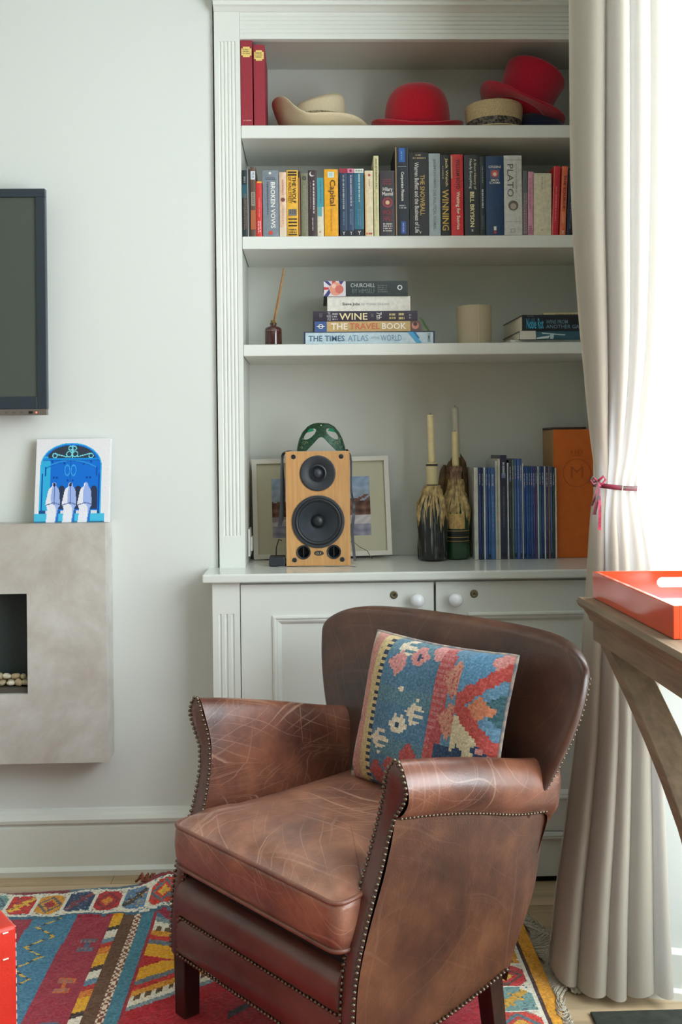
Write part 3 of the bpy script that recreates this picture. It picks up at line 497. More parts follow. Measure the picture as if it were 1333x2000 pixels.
# straw hat with patterned band
SX = .580
hat('straw_hat', 'small natural straw hat with a black patterned band', (SX, 3.10, SZ1+.002), (0, 0, 0), lathe([(.082, 0), (.084, .004), (.088, .05), (.0905, .080), (.0885, .086), (.08, .088), (.04, .087), (0, .087)], 40), thick_brim(lambda u, v: ((.082+.026*v)*math.cos(2*PI*u), (.082+.026*v)*math.sin(2*PI*u), .004), 40, 4, .003), mat('natural_straw', (196, 174, 132), .85, var=.18, scale=260, bump=.5, bscale=420),
    (lathe([(.0835, .003), (.0845, .006), (.0872, .034), (.086, .036)], 40, cap=False), mat('animal_print_band', (120, 108, 92), .7, c2=(22, 20, 26), scale=120, detail=1)))
# navy cap
hat('navy_hat', 'dark navy hat hidden under the tilted red top hat', (.728, 3.14, SZ1+.003), (0, 0, .2), lathe(dome(.085, .086, 12, 2.4), 40), thick_brim(lambda u, v: ((.085+.022*v)*math.cos(2*PI*u), (.085+.022*v)*math.sin(2*PI*u), .004-.001*v), 40, 4, .003), felt('navy_felt', (30, 40, 62)))
# top hat
thb = lambda u, v: ((.090+.054*v)*math.cos(2*PI*u), (.096+.044*v)*math.sin(2*PI*u), .004+.036*abs(math.cos(2*PI*u))**1.6*v*v - .004*v)
hat('top_hat', 'tilted red felt top hat resting on the straw hat', (.664, 3.13, SZ1+.080), (-.06, .43, 0), xf(lathe([(.090, 0), (.089, .02), (.089, .05), (.092, .09), (.0975, .128), (.0985, .136), (.0965, .141), (.085, .143), (.04, .146), (0, .147)], 48), lambda p: (p[0], p[1]*1.07, p[2])), thick_brim(thb), felt('crimson_felt', (182, 22, 50)))
# ================================================================== WORKTOP THINGS
ZT = ZC+.0006
sp = thing('loudspeaker', 'beech veneer bookshelf loudspeaker with two black drivers', 'speaker', (.016, 2.985, ZT+.0016)); hw, sh = .0962, .343
BEECH = mat('beech_veneer', (206, 158, 102), .42, c2=(194, 143, 88), scale=14, stretch=(9, 9, .6), bump=.03)
def baffle():
    bm = bmesh.new(); E_ = []
    def lp_(ps): vs = [bm.verts.new((x, 0, z)) for x, z in ps]; E_.extend(bm.edges.new((vs[i], vs[(i+1) % len(vs)])) for i in range(len(vs)))
    lp_([(-hw, 0), (hw, 0), (hw, sh), (-hw, sh)])
    for cx_, cz_, r in ((0, .132, .072), (0, .277, .036), (-.045, .041, .0165), (.046, .041, .0165)): lp_([(cx_+r*math.cos(a), cz_+r*math.sin(a)) for a in [k*2*PI/32 for k in range(32)]])
    bmesh.ops.triangle_fill(bm, edges=E_, use_beauty=True)
    ex = bmesh.ops.extrude_face_region(bm, geom=bm.faces[:]); bmesh.ops.translate(bm, verts=[g for g in ex['geom'] if isinstance(g, bmesh.types.BMVert)], vec=(0, .014, 0))
    bm.verts.index_update(); v = [tuple(q.co) for q in bm.verts]; f = [tuple(q.index for q in fc.verts) for fc in bm.faces]; bm.free(); return v, f
obj('baffle', baffle(), BEECH, sp)
obj('cabinet_box', join(box(-hw, -hw+.012, .014, .195, 0, sh), box(hw-.012, hw, .014, .195, 0, sh), box(-hw+.012, hw-.012, .014, .195, 0, .012), box(-hw+.012, hw-.012, .014, .195, sh-.012, sh), box(-hw+.012, hw-.012, .185, .195, .012, sh-.012)), BEECH, sp)
RUB = mat('driver_rubber', (34, 37, 41), .38); CONE = mat('driver_cone', (50, 56, 64), .42); RIM = mat('driver_rim', (42, 46, 52), .5)
def drv(name, cz, prof_rim, parts):
    d = obj(name, move(lathe_y(prof_rim, 48), (0, 0, cz)), RIM, sp, smooth=True, auto=35)
    for nm, pr, m_ in parts: obj(nm, move(lathe_y(pr, 48), (0, 0, cz)), m_, d, smooth=True, auto=50)
    for k in range(6): a = PI/6+k*PI/3; R_ = prof_rim[0][0]-.0045; obj('screw', move(lathe_y([(.0016, .0036), (.0016, .0046), (0, .0048)], 8), (R_*math.cos(a), 0, cz+R_*math.sin(a))), BLACK, d)
drv('woofer', .132, [(.079, 0), (.079, .0035), (.0755, .0042), (.0705, .0038), (.0695, .001)], [('surround', [(.0700, .002), (.068, .0055), (.065, .0062), (.0615, .0045), (.0595, .001)], RUB), ('cone', [(.0605, .0018), (.050, -.007), (.038, -.017), (.026, -.027), (.0185, -.031)], CONE), ('dust_cap', [(.0200, -.031), (.0190, -.024), (.0155, -.0185), (.009, -.0150), (0, -.0138)], RUB)])
drv('tweeter', .277, [(.0535, 0), (.0535, .003), (.051, .0040), (.048, .0038), (.040, .0028), (.030, .000), (.025, -.004)], [('waveguide', [(.0265, -.003), (.0225, -.0015), (.020, -.004), (.018, -.0075), (.0145, -.009)], RUB), ('dome', [(.0150, -.009), (.0125, -.0045), (.008, -.002), (0, -.001)], CONE)])
for x in (-.045, .046):
    pt = obj('port', move(lathe_y([(.0212, 0), (.0212, .003), (.0195, .0046), (.0170, .0040), (.0150, -.002), (.0145, -.05), (0, -.05)], 32), (x, 0, .041)), RUB, sp, smooth=True, auto=40)
    obj('port_vane', box(x-.0009, x+.0009, .001, .012, .0268, .0552), CONE, pt)
for x, z in ((-.072, .327), (.071, .327), (-.072, .018), (.071, .018)): obj('grille_socket', move(lathe_y([(.0072, 0), (.0072, .0016), (.0052, .0022), (.0042, .0008), (0, .0008)], 16), (x, 0, z)), RUB, sp, smooth=True, auto=40)
bd = obj('badge', move(xf(lathe_y([(.0145, 0), (.0140, .0012), (0, .0014)], 28), lambda p: (p[0], p[1], p[2]*.52)), (.001, 0, .0375)), mat('badge_black', (24, 22, 20), .3), sp, smooth=True, auto=30)
obj('badge_ring', move(xf(tube([(.0112*math.cos(a), -.0015, .0058*math.sin(a)) for a in [k*2*PI/24 for k in range(24)]], .0005, 5, closed=True), lambda p: p), (.001, 0, .0375)), mat('badge_silver', (186, 180, 160), .3, metal=.8), bd)
lettering('GLR', -.007, .009, .0345, .0405, -.0022, (186, 180, 160), bd)
# paper under the speaker, power box, cables
pp = obj('paper_sheet', xf(grid(lambda u, v: (-.105+.232*u+.004*math.sin(9*v), 2.974+.012*math.sin(3*u+1)*(1-v)+.20*v, ZT+.0002+.0009*math.sin(7*u)**2*(1-v)**2), 24, 6), lambda p: p), mat('white_paper', (224, 222, 214), .8), smooth=True); tag(pp, 'white paper sheet lying under the loudspeaker', 'paper')
pb = thing('power_adapter', 'small black power adapter lying beside the loudspeaker', 'adapter', (-.109, 3.02, ZT+.0008))
obj('adapter_case', box(-.024, .024, -.030, .045, 0, .027), mat('adapter_black', (38, 42, 48), .45), pb, bevel=.003)
obj('cable', tube([(-.005, .03, .022), (-.004, .035, .05), (.004, .04, .075), (.012, .05, .07)], .0018, 6), BLACK, pb, smooth=True)
wc = obj('speaker_cable', tube([(.018+.016, 3.182, ZT+.05), (.125, 3.12, ZT+.06), (.145, 3.10, ZT+.045), (.17, 3.12, ZT+.03), (.185, 3.15, ZT+.003)], .0012, 6), mat('grey_wire', (120, 118, 112), .5), smooth=True); tag(wc, 'thin grey wire trailing behind the loudspeaker', 'cable')
# carnival mask on top of the speaker
mk = thing('carnival_mask', 'green glitter half mask with eye holes on top of the loudspeaker', 'mask', (.028, 3.05, ZT+.0016+sh+.0008))
MASK = mat('green_glitter', (46, 92, 66), .35, c2=(26, 58, 42), scale=160, bump=.5, bscale=300, metal=.25)
MOUT = [(-.073, .0), (-.072, .014), (-.066, .038), (-.056, .058), (-.040, .075), (-.024, .083), (-.008, .085), (.008, .084), (.024, .083), (.040, .074), (.055, .056), (.065, .036), (.072, .012), (.073, .0)]
MIN = [(-.046, .0), (-.036, .010), (-.024, .022), (-.014, .033), (-.007, .040), (0, .043), (.007, .040), (.014, .033), (.024, .022), (.036, .010), (.046, .0)]
def mask_geo():
    bm = bmesh.new()
    def loop(ps): vs = [bm.verts.new((x, 0, z)) for x, z in ps]; return [bm.edges.new((vs[i], vs[(i+1) % len(vs)])) for i in range(len(vs))]
    E_ = loop(MOUT+MIN[::-1]); 
    for s in (-1, 1):
        eye = [(s*(.034+.019*math.cos(a)*(1)), .052+.0125*math.sin(a)-.010*math.cos(a)*1.2) for a in [k*2*PI/16 for k in range(16)]]
        E_ += loop(eye)
    bmesh.ops.triangle_fill(bm, edges=E_, use_beauty=True)
    bmesh.ops.subdivide_edges(bm, edges=bm.edges, cuts=1)
    for v in bm.verts: x = v.co.x; v.co.y = 4.5*x*x*.9 - .006 + .006*math.cos((v.co.z-.04)*40)
    me = bpy.data.meshes.new('mask_shell'); bm.to_mesh(me); bm.free(); return me
me = mask_geo(); me.materials.append(MASK); ms = bpy.data.objects.new('mask_shell', me); COL.objects.link(ms); ms.parent = mk; so = ms.modifiers.new('solid', 'SOLIDIFY'); so.thickness = .003
GOLD = mat('gold_scroll', (150, 150, 110), .4, metal=.4)
def my(x): return 4.05*x*x-.0125
for s in (-1, 1):
    obj('eye_shade', grid(lambda u, v: (s*(.034-.014+.024*u), my(.034)+.004, .060+.010*math.sin(u*PI)*v+.002-.006*u), 10, 3), mat('emerald_paint', (8, 132, 92), .3), mk, smooth=True)
    for cx_, cz_, rr in ((.052, .024, .006), (.060, .010, .005), (.044, .026, .004), (.056, .036, .0035)):
        obj('scroll', tube([(s*(cx_+rr*(1-a/9)*math.cos(a)), my(cx_)-.004, cz_+rr*(1-a/9)*math.sin(a)) for a in [k*.45 for k in range(15)]], .0006, 5), GOLD, mk, smooth=True)
obj('trim_edge', tube([(x, my(x)-.001, z) for x, z in MOUT], .0011, 6), mat('mask_edge', (70, 84, 60), .4, metal=.3), mk, smooth=True)
obj('jewel', move(lathe_y([(.002, 0), (.0016, .0015), (0, .002)], 8), (0, -.014, .078)), mat('pearl', (220, 220, 210), .2), mk)
RIB = mat('black_satin_ribbon', (26, 26, 32), .4)
def ribbon(pts, w): return grid(lambda u, v: (spl(u, [(i/(len(pts)-1), p[0]) for i, p in enumerate(pts)])+(v-.5)*w*(.5+.5*abs(math.cos(4*u))), spl(u, [(i/(len(pts)-1), p[1]) for i, p in enumerate(pts)])+v*.002, spl(u, [(i/(len(pts)-1), p[2]) for i, p in enumerate(pts)])), 22, 2)
obj('ribbon', ribbon([(-.073, .012, .004), (-.100, .0, .0015), (-.117, -.045, -.012), (-.119, -.05, -.06), (-.118, -.05, -.12), (-.121, -.05, -.18), (-.128, -.05, -.225)], .015), RIB, mk, smooth=True)
obj('ribbon', ribbon([(.073, .012, .004), (.080, .03, .0015), (.092, .04, -.03), (.092, .04, -.12), (.099, .02, -.17), (.098, .02, -.20), (.092, .0, -.25), (.098, -.03, -.335)], .010), RIB, mk, smooth=True)
# framed watercolour leaning on the back
wv, hv = .444, .322
pf = thing('framed_picture', 'white framed watercolour of a snowy riverbank leaning behind the loudspeaker', 'picture', (.032, 3.205, ZT+.003), (-.145, -.018, .03))
fw_ = .015
obj('frame', join(*[xf(prism([(0, 0), (wv, 0), (wv-fw_, fw_), (fw_, fw_)], -.018, 0), f) for f in (lambda p: (p[0]-wv/2, p[1], p[2]), lambda p: (wv/2-p[0], p[1], hv-p[2]))], *[xf(prism([(0, 0), (hv, 0), (hv-fw_, fw_), (fw_, fw_)], -.018, 0), f) for f in (lambda p: (-wv/2+p[2], p[1], p[0]), lambda p: (wv/2-p[2], p[1], p[0]))]), mat('white_frame_wood', (222, 219, 208), .45), pf)
obj('frame_backing', box(-wv/2+.004, wv/2-.004, -.004, .002, .004, hv-.004), mat('backing_board', (120, 100, 76), .9), pf)
obj('mount', box(-wv/2+fw_, wv/2-fw_, -.008, -.004, fw_, hv-fw_), mat('mount_card', (200, 198, 174), .9), pf)
def wcol(u, v):
    n = math.sin(u*31+math.sin(v*17)*2)*math.sin(v*23+math.sin(u*13)*3)
    if v < .42:
        c = (150+40*v, 172+20*v, 200-10*v); c = tuple(q+16*n for q in c)
        tree = .30+.10*abs(math.sin(u*5.5+1))
        if v > tree and n > -.5: c = (124+20*n, 92+18*n, 84+10*n)
        return c
    if v < .66: return (112+34*n, 84+26*n, 74+20*n)
    if v < .80: return (196+22*n, 192+20*n, 196+16*n) if math.sin(u*3+v*8) > -.3 else (150, 140, 146)
    return (146+26*n, 146+22*n, 162+20*n)
NU, NV = 60, 46
gx = [-.160+.318*i/NU for i in range(NU+1)]; gz = [.066+.192*j/NV for j in range(NV+1)]
V = [(x, -.0085, z) for x in gx for z in gz]; F = [(i*(NV+1)+j, (i+1)*(NV+1)+j, (i+1)*(NV+1)+j+1, i*(NV+1)+j+1) for i in range(NU) for j in range(NV)]
colour_grid('watercolour', V, F, [tuple(max(0, min(255, q)) for q in wcol((i+.5)/NU, 1-(j+.5)/NV)) for i in range(NU) for j in range(NV)], vcol('watercolour_paper', .9, 0), pf)
# wall socket
so_ = obj('wall_socket', join(box(-.2025, -.196, 3.10, 3.19, .925, 1.01), box(-.196, -.190, 3.12, 3.17, .94, .985)), mat('socket_plastic', (214, 214, 206), .4), bevel=.0015); tag(so_, 'white plug socket on the inner side behind the picture frame', 'socket')
# candle bottles
WAX = mat('aged_wax', (186, 160, 108), .55, var=.35, scale=60, bump=.6, bscale=120)
WAXD = mat('dark_wax', (112, 84, 46), .6, c2=(70, 48, 28), scale=50, bump=.6, bscale=120)
BPROF = [(.036, 0), (.0425, .003), (.0438, .010), (.0440, .135), (.0425, .155), (.036, .180), (.026, .205), (.0185, .228), (.0155, .250), (.0150, .285), (.0168, .288), (.0168, .300), (.0145, .304), (.0120, .304)]
def drip_shell(prof, z_top, zlo, rnd, th=.004, seg=72):
    rng = random.Random(rnd); low = [rng.uniform(*zlo) for _ in range(seg)]
    for k in range(0, seg, 3): low[k] -= rng.uniform(0, .05)
    thk = [th*rng.uniform(.3, 1.5) for _ in range(seg)]
    rr = lambda z: interp(z, [(q[1], q[0]) for q in prof])
    def fn(u, v):
        k = int(round(u*seg)) % seg; z = max(.002, z_top+(low[k]-z_top)*v); nz = math.sin(k*1.7+rnd)+.8*math.sin(k*.55+v*7)+.5*math.sin(v*19+k*2.3); w = thk[k]*(.75+.55*nz)*(1-.9*max(0, v-.75)/.25)
        r = rr(max(z, .004))+max(w, -.0012); return (r*math.cos(2*PI*u), r*math.sin(2*PI*u), z)
    return grid(fn, seg, 34, cu=True)
def bottle(x, y, s, glass, label, drips, wax=WAX, extra=None, group='wax covered candle bottles'):
    t = thing('candle_bottle', label, 'bottle', (x, y, ZT), (0, 0, 0), group); t.scale = (s, s, s)
    obj('glass', lathe(BPROF, 36), glass, t, smooth=True)
    for k, (zt, zl, th, m_) in enumerate(drips): obj('wax_drips', drip_shell(BPROF, zt, zl, k+int(x*1000), th), m_, t, smooth=True)
    return t
def candle(x, y, z0, z1, r, label, c, tilt=(0, 0)):
    t = thing('candle', label, 'candle', (x, y, z0), (tilt[0], tilt[1], 0), 'candles in the bottles'); h = z1-z0
    obj('stick', lathe([(r, 0), (r*1.0, .01), (r*.97, h*.6), (r*.94, h-.003), (r*.8, h), (r*.3, h-.001), (0, h-.001)], 20), mat('candle_wax', c, .45, var=.05, scale=40), t, smooth=True)
    obj('wick', tube([(0, 0, h-.001), (.0006, 0, h+.006)], .0008, 6), BLACK, t)
DKG = mat('black_green_glass', (22, 28, 28), .12, coat=.4)
WHX = mat('streaked_wax', (150, 154, 152), .4, c2=(26, 30, 33), scale=60, stretch=(1.6, 1.6, .16), bump=.8, bscale=90)
bA = bottle(.374, 3.105, 1.0, DKG, 'dark bottle streaked with grey and tan wax, nearest the loudspeaker', [(.205, (.0, .03), .0022, WHX), (.234, (.09, .18), .006, WAX)])
obj('neck_collar', lathe([(.0175, .236), (.0180, .24), (.0180, .300), (.0172, .304), (.0155, .305)], 24), mat('cream_foil', (206, 192, 146), .5), bA, smooth=True)
obj('neck_ring', lathe([(.0178, .294), (.0188, .296), (.0188, .299), (.0178, .301)], 24, cap=False), mat('dark_ring', (50, 46, 36), .5), bA, smooth=True)
GRN = mat('green_bottle_glass', (30, 66, 38), .1, coat=.4)
bB = bottle(.454, 3.143, .96, GRN, 'green bottle with gold labels and heavy tan wax at the neck', [(.262, (.12, .17), .006, WAX)])
obj('neck_wax', drip_shell(BPROF, .304, (.236, .26), 5, .003), mat('maroon_wax', (110, 62, 58), .5, c2=(170, 140, 110), scale=50), bB, smooth=True)
def blabel(par, z0, z1, a0, a1, m_, nm='label', r=.0448): return obj(nm, grid(lambda u, v: (r*math.cos(a0+(a1-a0)*u), r*math.sin(a0+(a1-a0)*u), z0+(z1-z0)*v), 14, 2), m_, par, smooth=True)
blabel(bB, .055, .098, -2.5, -.5, mat('dark_label', (28, 32, 34), .4)); 
for z in (.060, .072, .093): blabel(bB, z, z+.0022, -2.5, -.5, mat('gold_foil', (190, 160, 96), .35, metal=.5), 'label_stripe', .0450)
blabel(bB, .101, .150, -2.25, -1.05, mat('gold_medal', (200, 164, 104), .45, var=.25, scale=120), 'gold_seal', .0452)
bC = bottle(.458, 3.2265, .93, DKG, 'dark bottle at the back under a tall mass of brown wax', [(.29, (.10, .16), .006, WAXD)], WAXD)
for k, (dx, dy, h0, h1, r) in enumerate(((.016, -.010, .12, .352, .015), (-.014, -.018, .13, .330, .014), (.034, -.004, .10, .345, .013), (-.036, -.012, .12, .318, .013), (.026, .010, .12, .36, .012), (.004, -.006, .2, .350, .016))):
    obj('wax_mass', tube([(dx*1.4, dy*1.3, h0), (dx*1.2, dy*1.1, (h0+h1)/2), (dx*.95, dy*.8, h1-.02), (dx*.85, dy*.7, h1)], [r*1.3, r*1.25, r, r*.35], 12), WAXD, bC, smooth=True)
candle(.374, 3.105, ZT+.3045, ZT+.455, .0108, 'cream candle in the grey streaked bottle', (226, 210, 160), (0, -.02))
candle(.454, 3.143, ZT+.292, ZT+.402, .0108, 'short cream candle in the green bottle', (230, 212, 158), (0, -.01))
candle(.471, 3.2215, ZT+.318, ZT+.483, .0105, 'tall pale grey candle in the back bottle', (206, 200, 184), (.0, -.035))
# magazines
MAGP = [ # x0,x1 px, top y, colour, label bits
 (927, 935, 913, (206, 206, 196)), (935.6, 941, 913, (40, 62, 112)), (941.6, 945.5, 913, (36, 50, 92)), (946, 949.5, 913, (210, 214, 216)), (950, 954, 913, (52, 84, 140)), (954.6, 959, 914, (60, 92, 150)), (959.4, 968, 914, (66, 106, 160)),
 (968.6, 973, 900, (184, 188, 184)), (973.5, 978.6, 896, (204, 196, 178)), (979, 991.5, 889, (42, 48, 70)), (992, 995, 904, (200, 204, 204)), (995.6, 1001, 898, (54, 60, 66)), (1001.5, 1005.5, 897, (96, 116, 104)), (1006, 1010.5, 896, (70, 100, 158)), (1011, 1016, 896, (78, 106, 166)), (1016.5, 1021, 896, (66, 92, 146)), (1021.4, 1023.4, 905, (222, 224, 222)),
 (1024, 1028.2, 912, (46, 80, 140)), (1028.6, 1033, 912, (52, 88, 150)), (1033.4, 1037.6, 912, (44, 78, 140)), (1038, 1042, 912, (56, 88, 148)), (1042.4, 1046.4, 912, (74, 78, 134)), (1046.8, 1050.5, 911, (84, 70, 120)), (1051, 1054, 911, (200, 206, 210)), (1054.4, 1058.8, 911, (62, 104, 130)), (1059.2, 1064, 911, (44, 64, 118)), (1064.4, 1067, 911, (210, 212, 210)), (1067.4, 1072, 911, (60, 66, 108)), (1072.4, 1075, 911, (150, 110, 100)), (1075.4, 1080, 911, (70, 96, 130)), (1080.4, 1085, 912, (52, 66, 82)), (1085.4, 1088.4, 914, (212, 204, 184))]
def shade(c):
    r, g, b = c
    if min(c) > 170: return 'white'
    if r > b+20: return 'brownish'
    if max(c) < 75: return 'blackish'
    if r > g+4: return 'violet blue'
    if abs(g-b) < 40 and g > 95: return 'light blue'
    return 'deep blue' if b < 125 else 'mid blue'
YM = 3.102
for i, (x0, x1, top, c) in enumerate(MAGP):
    xa, xb = atY(x0, 1000, YM).x+.0001, atY(x1, 1000, YM).x-.0001; t = xb-xa; h = atY((x0+x1)/2, top, YM).z-ZT
    o = obj('magazine', box(-t/2, t/2, 0, .165, 0, h), mat('magazine_cover', c, .32, var=.16, scale=70, stretch=(1, 1, .4)), bevel=min(.0009, t*.2)); o.location = ((xa+xb)/2, YM+random.uniform(0, .003), ZT)
    where = 'next to the green candle bottle' if i == 0 else ('next to the orange box' if i == len(MAGP)-1 else 'magazine number %d of the row counted from the candle bottles' % (i+1))
    if 0 < i < len(MAGP)-1: lab = 'thin %s magazine spine, %s from the candle bottles' % (shade(c), ['', 'second', 'third', 'fourth', 'fifth', 'sixth', 'seventh', 'eighth', 'ninth', 'tenth', 'eleventh', 'twelfth', 'thirteenth', 'fourteenth', 'fifteenth', 'sixteenth', 'seventeenth', 'eighteenth', 'nineteenth', 'twentieth', 'twenty-first', 'twenty-second', 'twenty-third', 'twenty-fourth', 'twenty-fifth', 'twenty-sixth', 'twenty-seventh', 'twenty-eighth', 'twenty-ninth', 'thirtieth', 'thirty-first'][i])
    else: lab = 'thin pale magazine spine standing %s' % where
    if i == 9: lab = 'tallest dark slate album standing among the blue magazines'
    tag(o, lab, 'magazine', 'row of magazines on the worktop')
    if min(c) < 170 and t > .005:
        marks(-t*.28, t*.28, h*.80, h*.93, -.0006, (200, 206, 214), o, 'd', 1)
        if i % 3 != 1: rect(-t*.3, t*.3, h*(.80-.02*(i % 2)), h*.825, -.0005, (120, 130, 170) if i % 4 else (160, 70, 100), o)
        marks(-t*.2, t*.2, h*.30, h*.70, -.0006, tuple(min(255, q+60) for q in c), o, 'd', 1)
        if i % 2: rect(-t*.3, t*.3, h*.02, h*.06, -.0005, (36, 34, 40), o)
# orange box
ob = thing('presentation_box', 'tall orange box with embossed round emblem behind the magazines', 'box', (.816, 3.122, ZT))
obj('box_body', box(-.053, .085, .0, .145, 0, .405), mat('orange_card', (212, 104, 30), .5, var=.05, scale=30), ob, bevel=.002)
obj('box_edge', box(-.0545, -.0532, .004, .143, .001, .404), mat('beige_card_edge', (172, 136, 92), .7, var=.12, scale=40, stretch=(1, 8, .1)), ob)
EMB = mat('embossed_brown', (186, 90, 28), .45)
obj('emblem_ring', tube([(.020+.044*math.cos(a), -.0006, .268+.044*math.sin(a)) for a in [k*2*PI/40 for k in range(40)]], .0011, 5, closed=True), EMB, ob)
lettering('M', .000, .040, .252, .288, -.0007, (182, 86, 28), ob, name='monogram', bold=-.0)
obj('emblem_crown', join(*[tube([(.020+x0, -.0006, .325), (.020+x1, -.0006, .340), (.020+x1*1.2, -.0006, .328)], .0013, 5) for x0, x1 in ((-.012, -.016), (-.004, -.005), (.004, .005), (.012, .016))], tube([(.004, -.0006, .322), (.036, -.0006, .322)], .0013, 5)), EMB, ob)
nb = obj('notebook', box(-.04, .07, .01, .14, .4055, .4125), mat('dark_notebook', (64, 54, 50), .5), bevel=.001); nb.location = (.80, 3.122, ZT); tag(nb, 'flat dark notebook lying on top of the orange box', 'notebook')
# ================================================================== TELEVISION
tv = thing('television', 'wall mounted black television with grey screen at the left edge', 'television', (-1.33, 2.99, 1.36))
TX0, TX1, TZ0, TZ1 = -1.92, -.772, 1.364, 2.026
DB = mat('tv_bezel', (46, 56, 64), .3); TW = dict(parent=tv, world=True)
obj('housing', box(TX0+.02, TX1-.02, 2.945, 2.985, TZ0+.02, TZ1-.02), BLACK, **TW)
obj('bezel', join(box(TX0, TX1, 2.928, 2.948, TZ1-.025, TZ1), box(TX1-.028, TX1, 2.928, 2.948, TZ0+.018, TZ1-.025), box(TX0, TX0+.028, 2.928, 2.948, TZ0+.018, TZ1-.025), box(TX0+.028, TX1-.028, 2.928, 2.948, TZ0+.018, TZ0+.055)), DB, bevel=.002, **TW)
obj('screen', box(TX0+.028, TX1-.028, 2.9345, 2.944, TZ0+.055, TZ1-.025), mat('tv_screen', (74, 82, 74), .35, spec=.6), **TW)
tr = obj('control_strip', box(TX0, TX1-.0015, 2.9285, 2.9475, TZ0+.001, TZ0+.0185), mat('bronze_trim', (122, 112, 104), .35, metal=.4), bevel=.001, **TW)
obj('wall_bracket', box(-1.55, -1.1, 2.985, 2.999, 1.55, 1.85), BLACK, **TW)
bx_ = atY(60, 806, 2.928).x; obj('button', box(bx_-.006, bx_+.006, 2.9275, 2.929, TZ0+.005, TZ0+.0125), BLACK, **TW)
for k in range(5): q = atY(42-k*15, 806, 2.928).x; obj('button', box(q-.004, q+.004, 2.9283, 2.929, TZ0+.006, TZ0+.011), mat('button_grey', (92, 86, 82), .4), **TW)
lx = atY(71, 805, 2.928).x; obj('standby_light', move(lathe_y([(.0026, 0), (.002, .001), (0, .0012)], 10), (lx, 2.9288, TZ0+.0085)), mat('red_led', (255, 90, 70), .3, emit=3), **TW)
# ================================================================== FIREPLACE
TRAV = mat('travertine', (216, 214, 208), .5, c2=(178, 169, 157), scale=3.2, detail=14, bump=.15, bscale=50)
fpX1, fpZ0, fpZ1 = -.602, .357, 1.049; fpX0 = -1.78; oX1, oX0, oZ0, oZ1 = -.829, -1.55, .558, .848
fp = thing('wall_fireplace', 'pale travertine wall mounted fireplace with dark rectangular opening', 'fireplace', (-1.19, 2.95, fpZ0)); FWW = dict(parent=fp, world=True)
obj('stone_surround', join(box(oX1, fpX1, 2.90, 2.999, fpZ0, fpZ1), box(fpX0, oX0, 2.90, 2.999, fpZ0, fpZ1), box(oX0, oX1, 2.90, 2.999, oZ1, fpZ1), box(oX0, oX1, 2.90, 2.999, fpZ0, oZ0)), TRAV, **FWW)
obj('firebox', join(box(oX0, oX1, 2.988, 2.998, oZ0, oZ1), box(oX1-.0015, oX1-.0005, 2.905, 2.988, oZ0+.0175, oZ1), box(oX0, oX1, 2.905, 2.988, oZ1-.0015, oZ1-.0005)), mat('firebox_black', (48, 60, 60), .6, var=.12, scale=200), **FWW)
obj('burner_tray', box(oX0+.001, oX1-.001, 2.915, 2.987, oZ0+.0005, oZ0+.016), mat('burner_steel', (96, 92, 84), .5, metal=.5), **FWW)
PEB = [mat('pebble_%d' % i, c, .7, var=.12, scale=60) for i, c in enumerate(((206, 192, 156), (190, 172, 136), (214, 206, 182), (170, 154, 122)))]
def pebble(s):
    rng = random.Random(s); bm = bmesh.new(); bmesh.ops.create_icosphere(bm, subdivisions=2, radius=1)
    sc = Vector((rng.uniform(.010, .015), rng.uniform(.009, .013), rng.uniform(.007, .011)))
    for v in bm.verts: n = v.co.copy(); k = 1+.14*math.sin(3*n.x+s)+.12*math.sin(4*n.y+2*s)*n.z; v.co = Vector((n.x*sc.x*k, n.y*sc.y*k, n.z*sc.z*k))
    me = bpy.data.meshes.new('pebble'); bm.to_mesh(me); bm.free(); me.polygons.foreach_set('use_smooth', [True]*len(me.polygons)); me.materials.append(PEB[s % 4]); return me
PM = [pebble(k) for k in range(8)]; k = 0
for row, (yy, zz) in enumerate(((2.934, oZ0+.026), (2.958, oZ0+.028), (2.946, oZ0+.042))):
    x = oX1-.014-row*.006
    while x > oX0+.012:
        o = bpy.data.objects.new('pebble', PM[k % 8]); COL.objects.link(o); o.location = (x, yy, zz+random.uniform(-.001, .002)); o.rotation_euler = (0, 0, random.uniform(0, 6))
        tag(o, 'small cream pebble on the fireplace burner tray', 'pebble', 'pebbles in the fireplace opening'); x -= random.uniform(.021, .026); k += 1
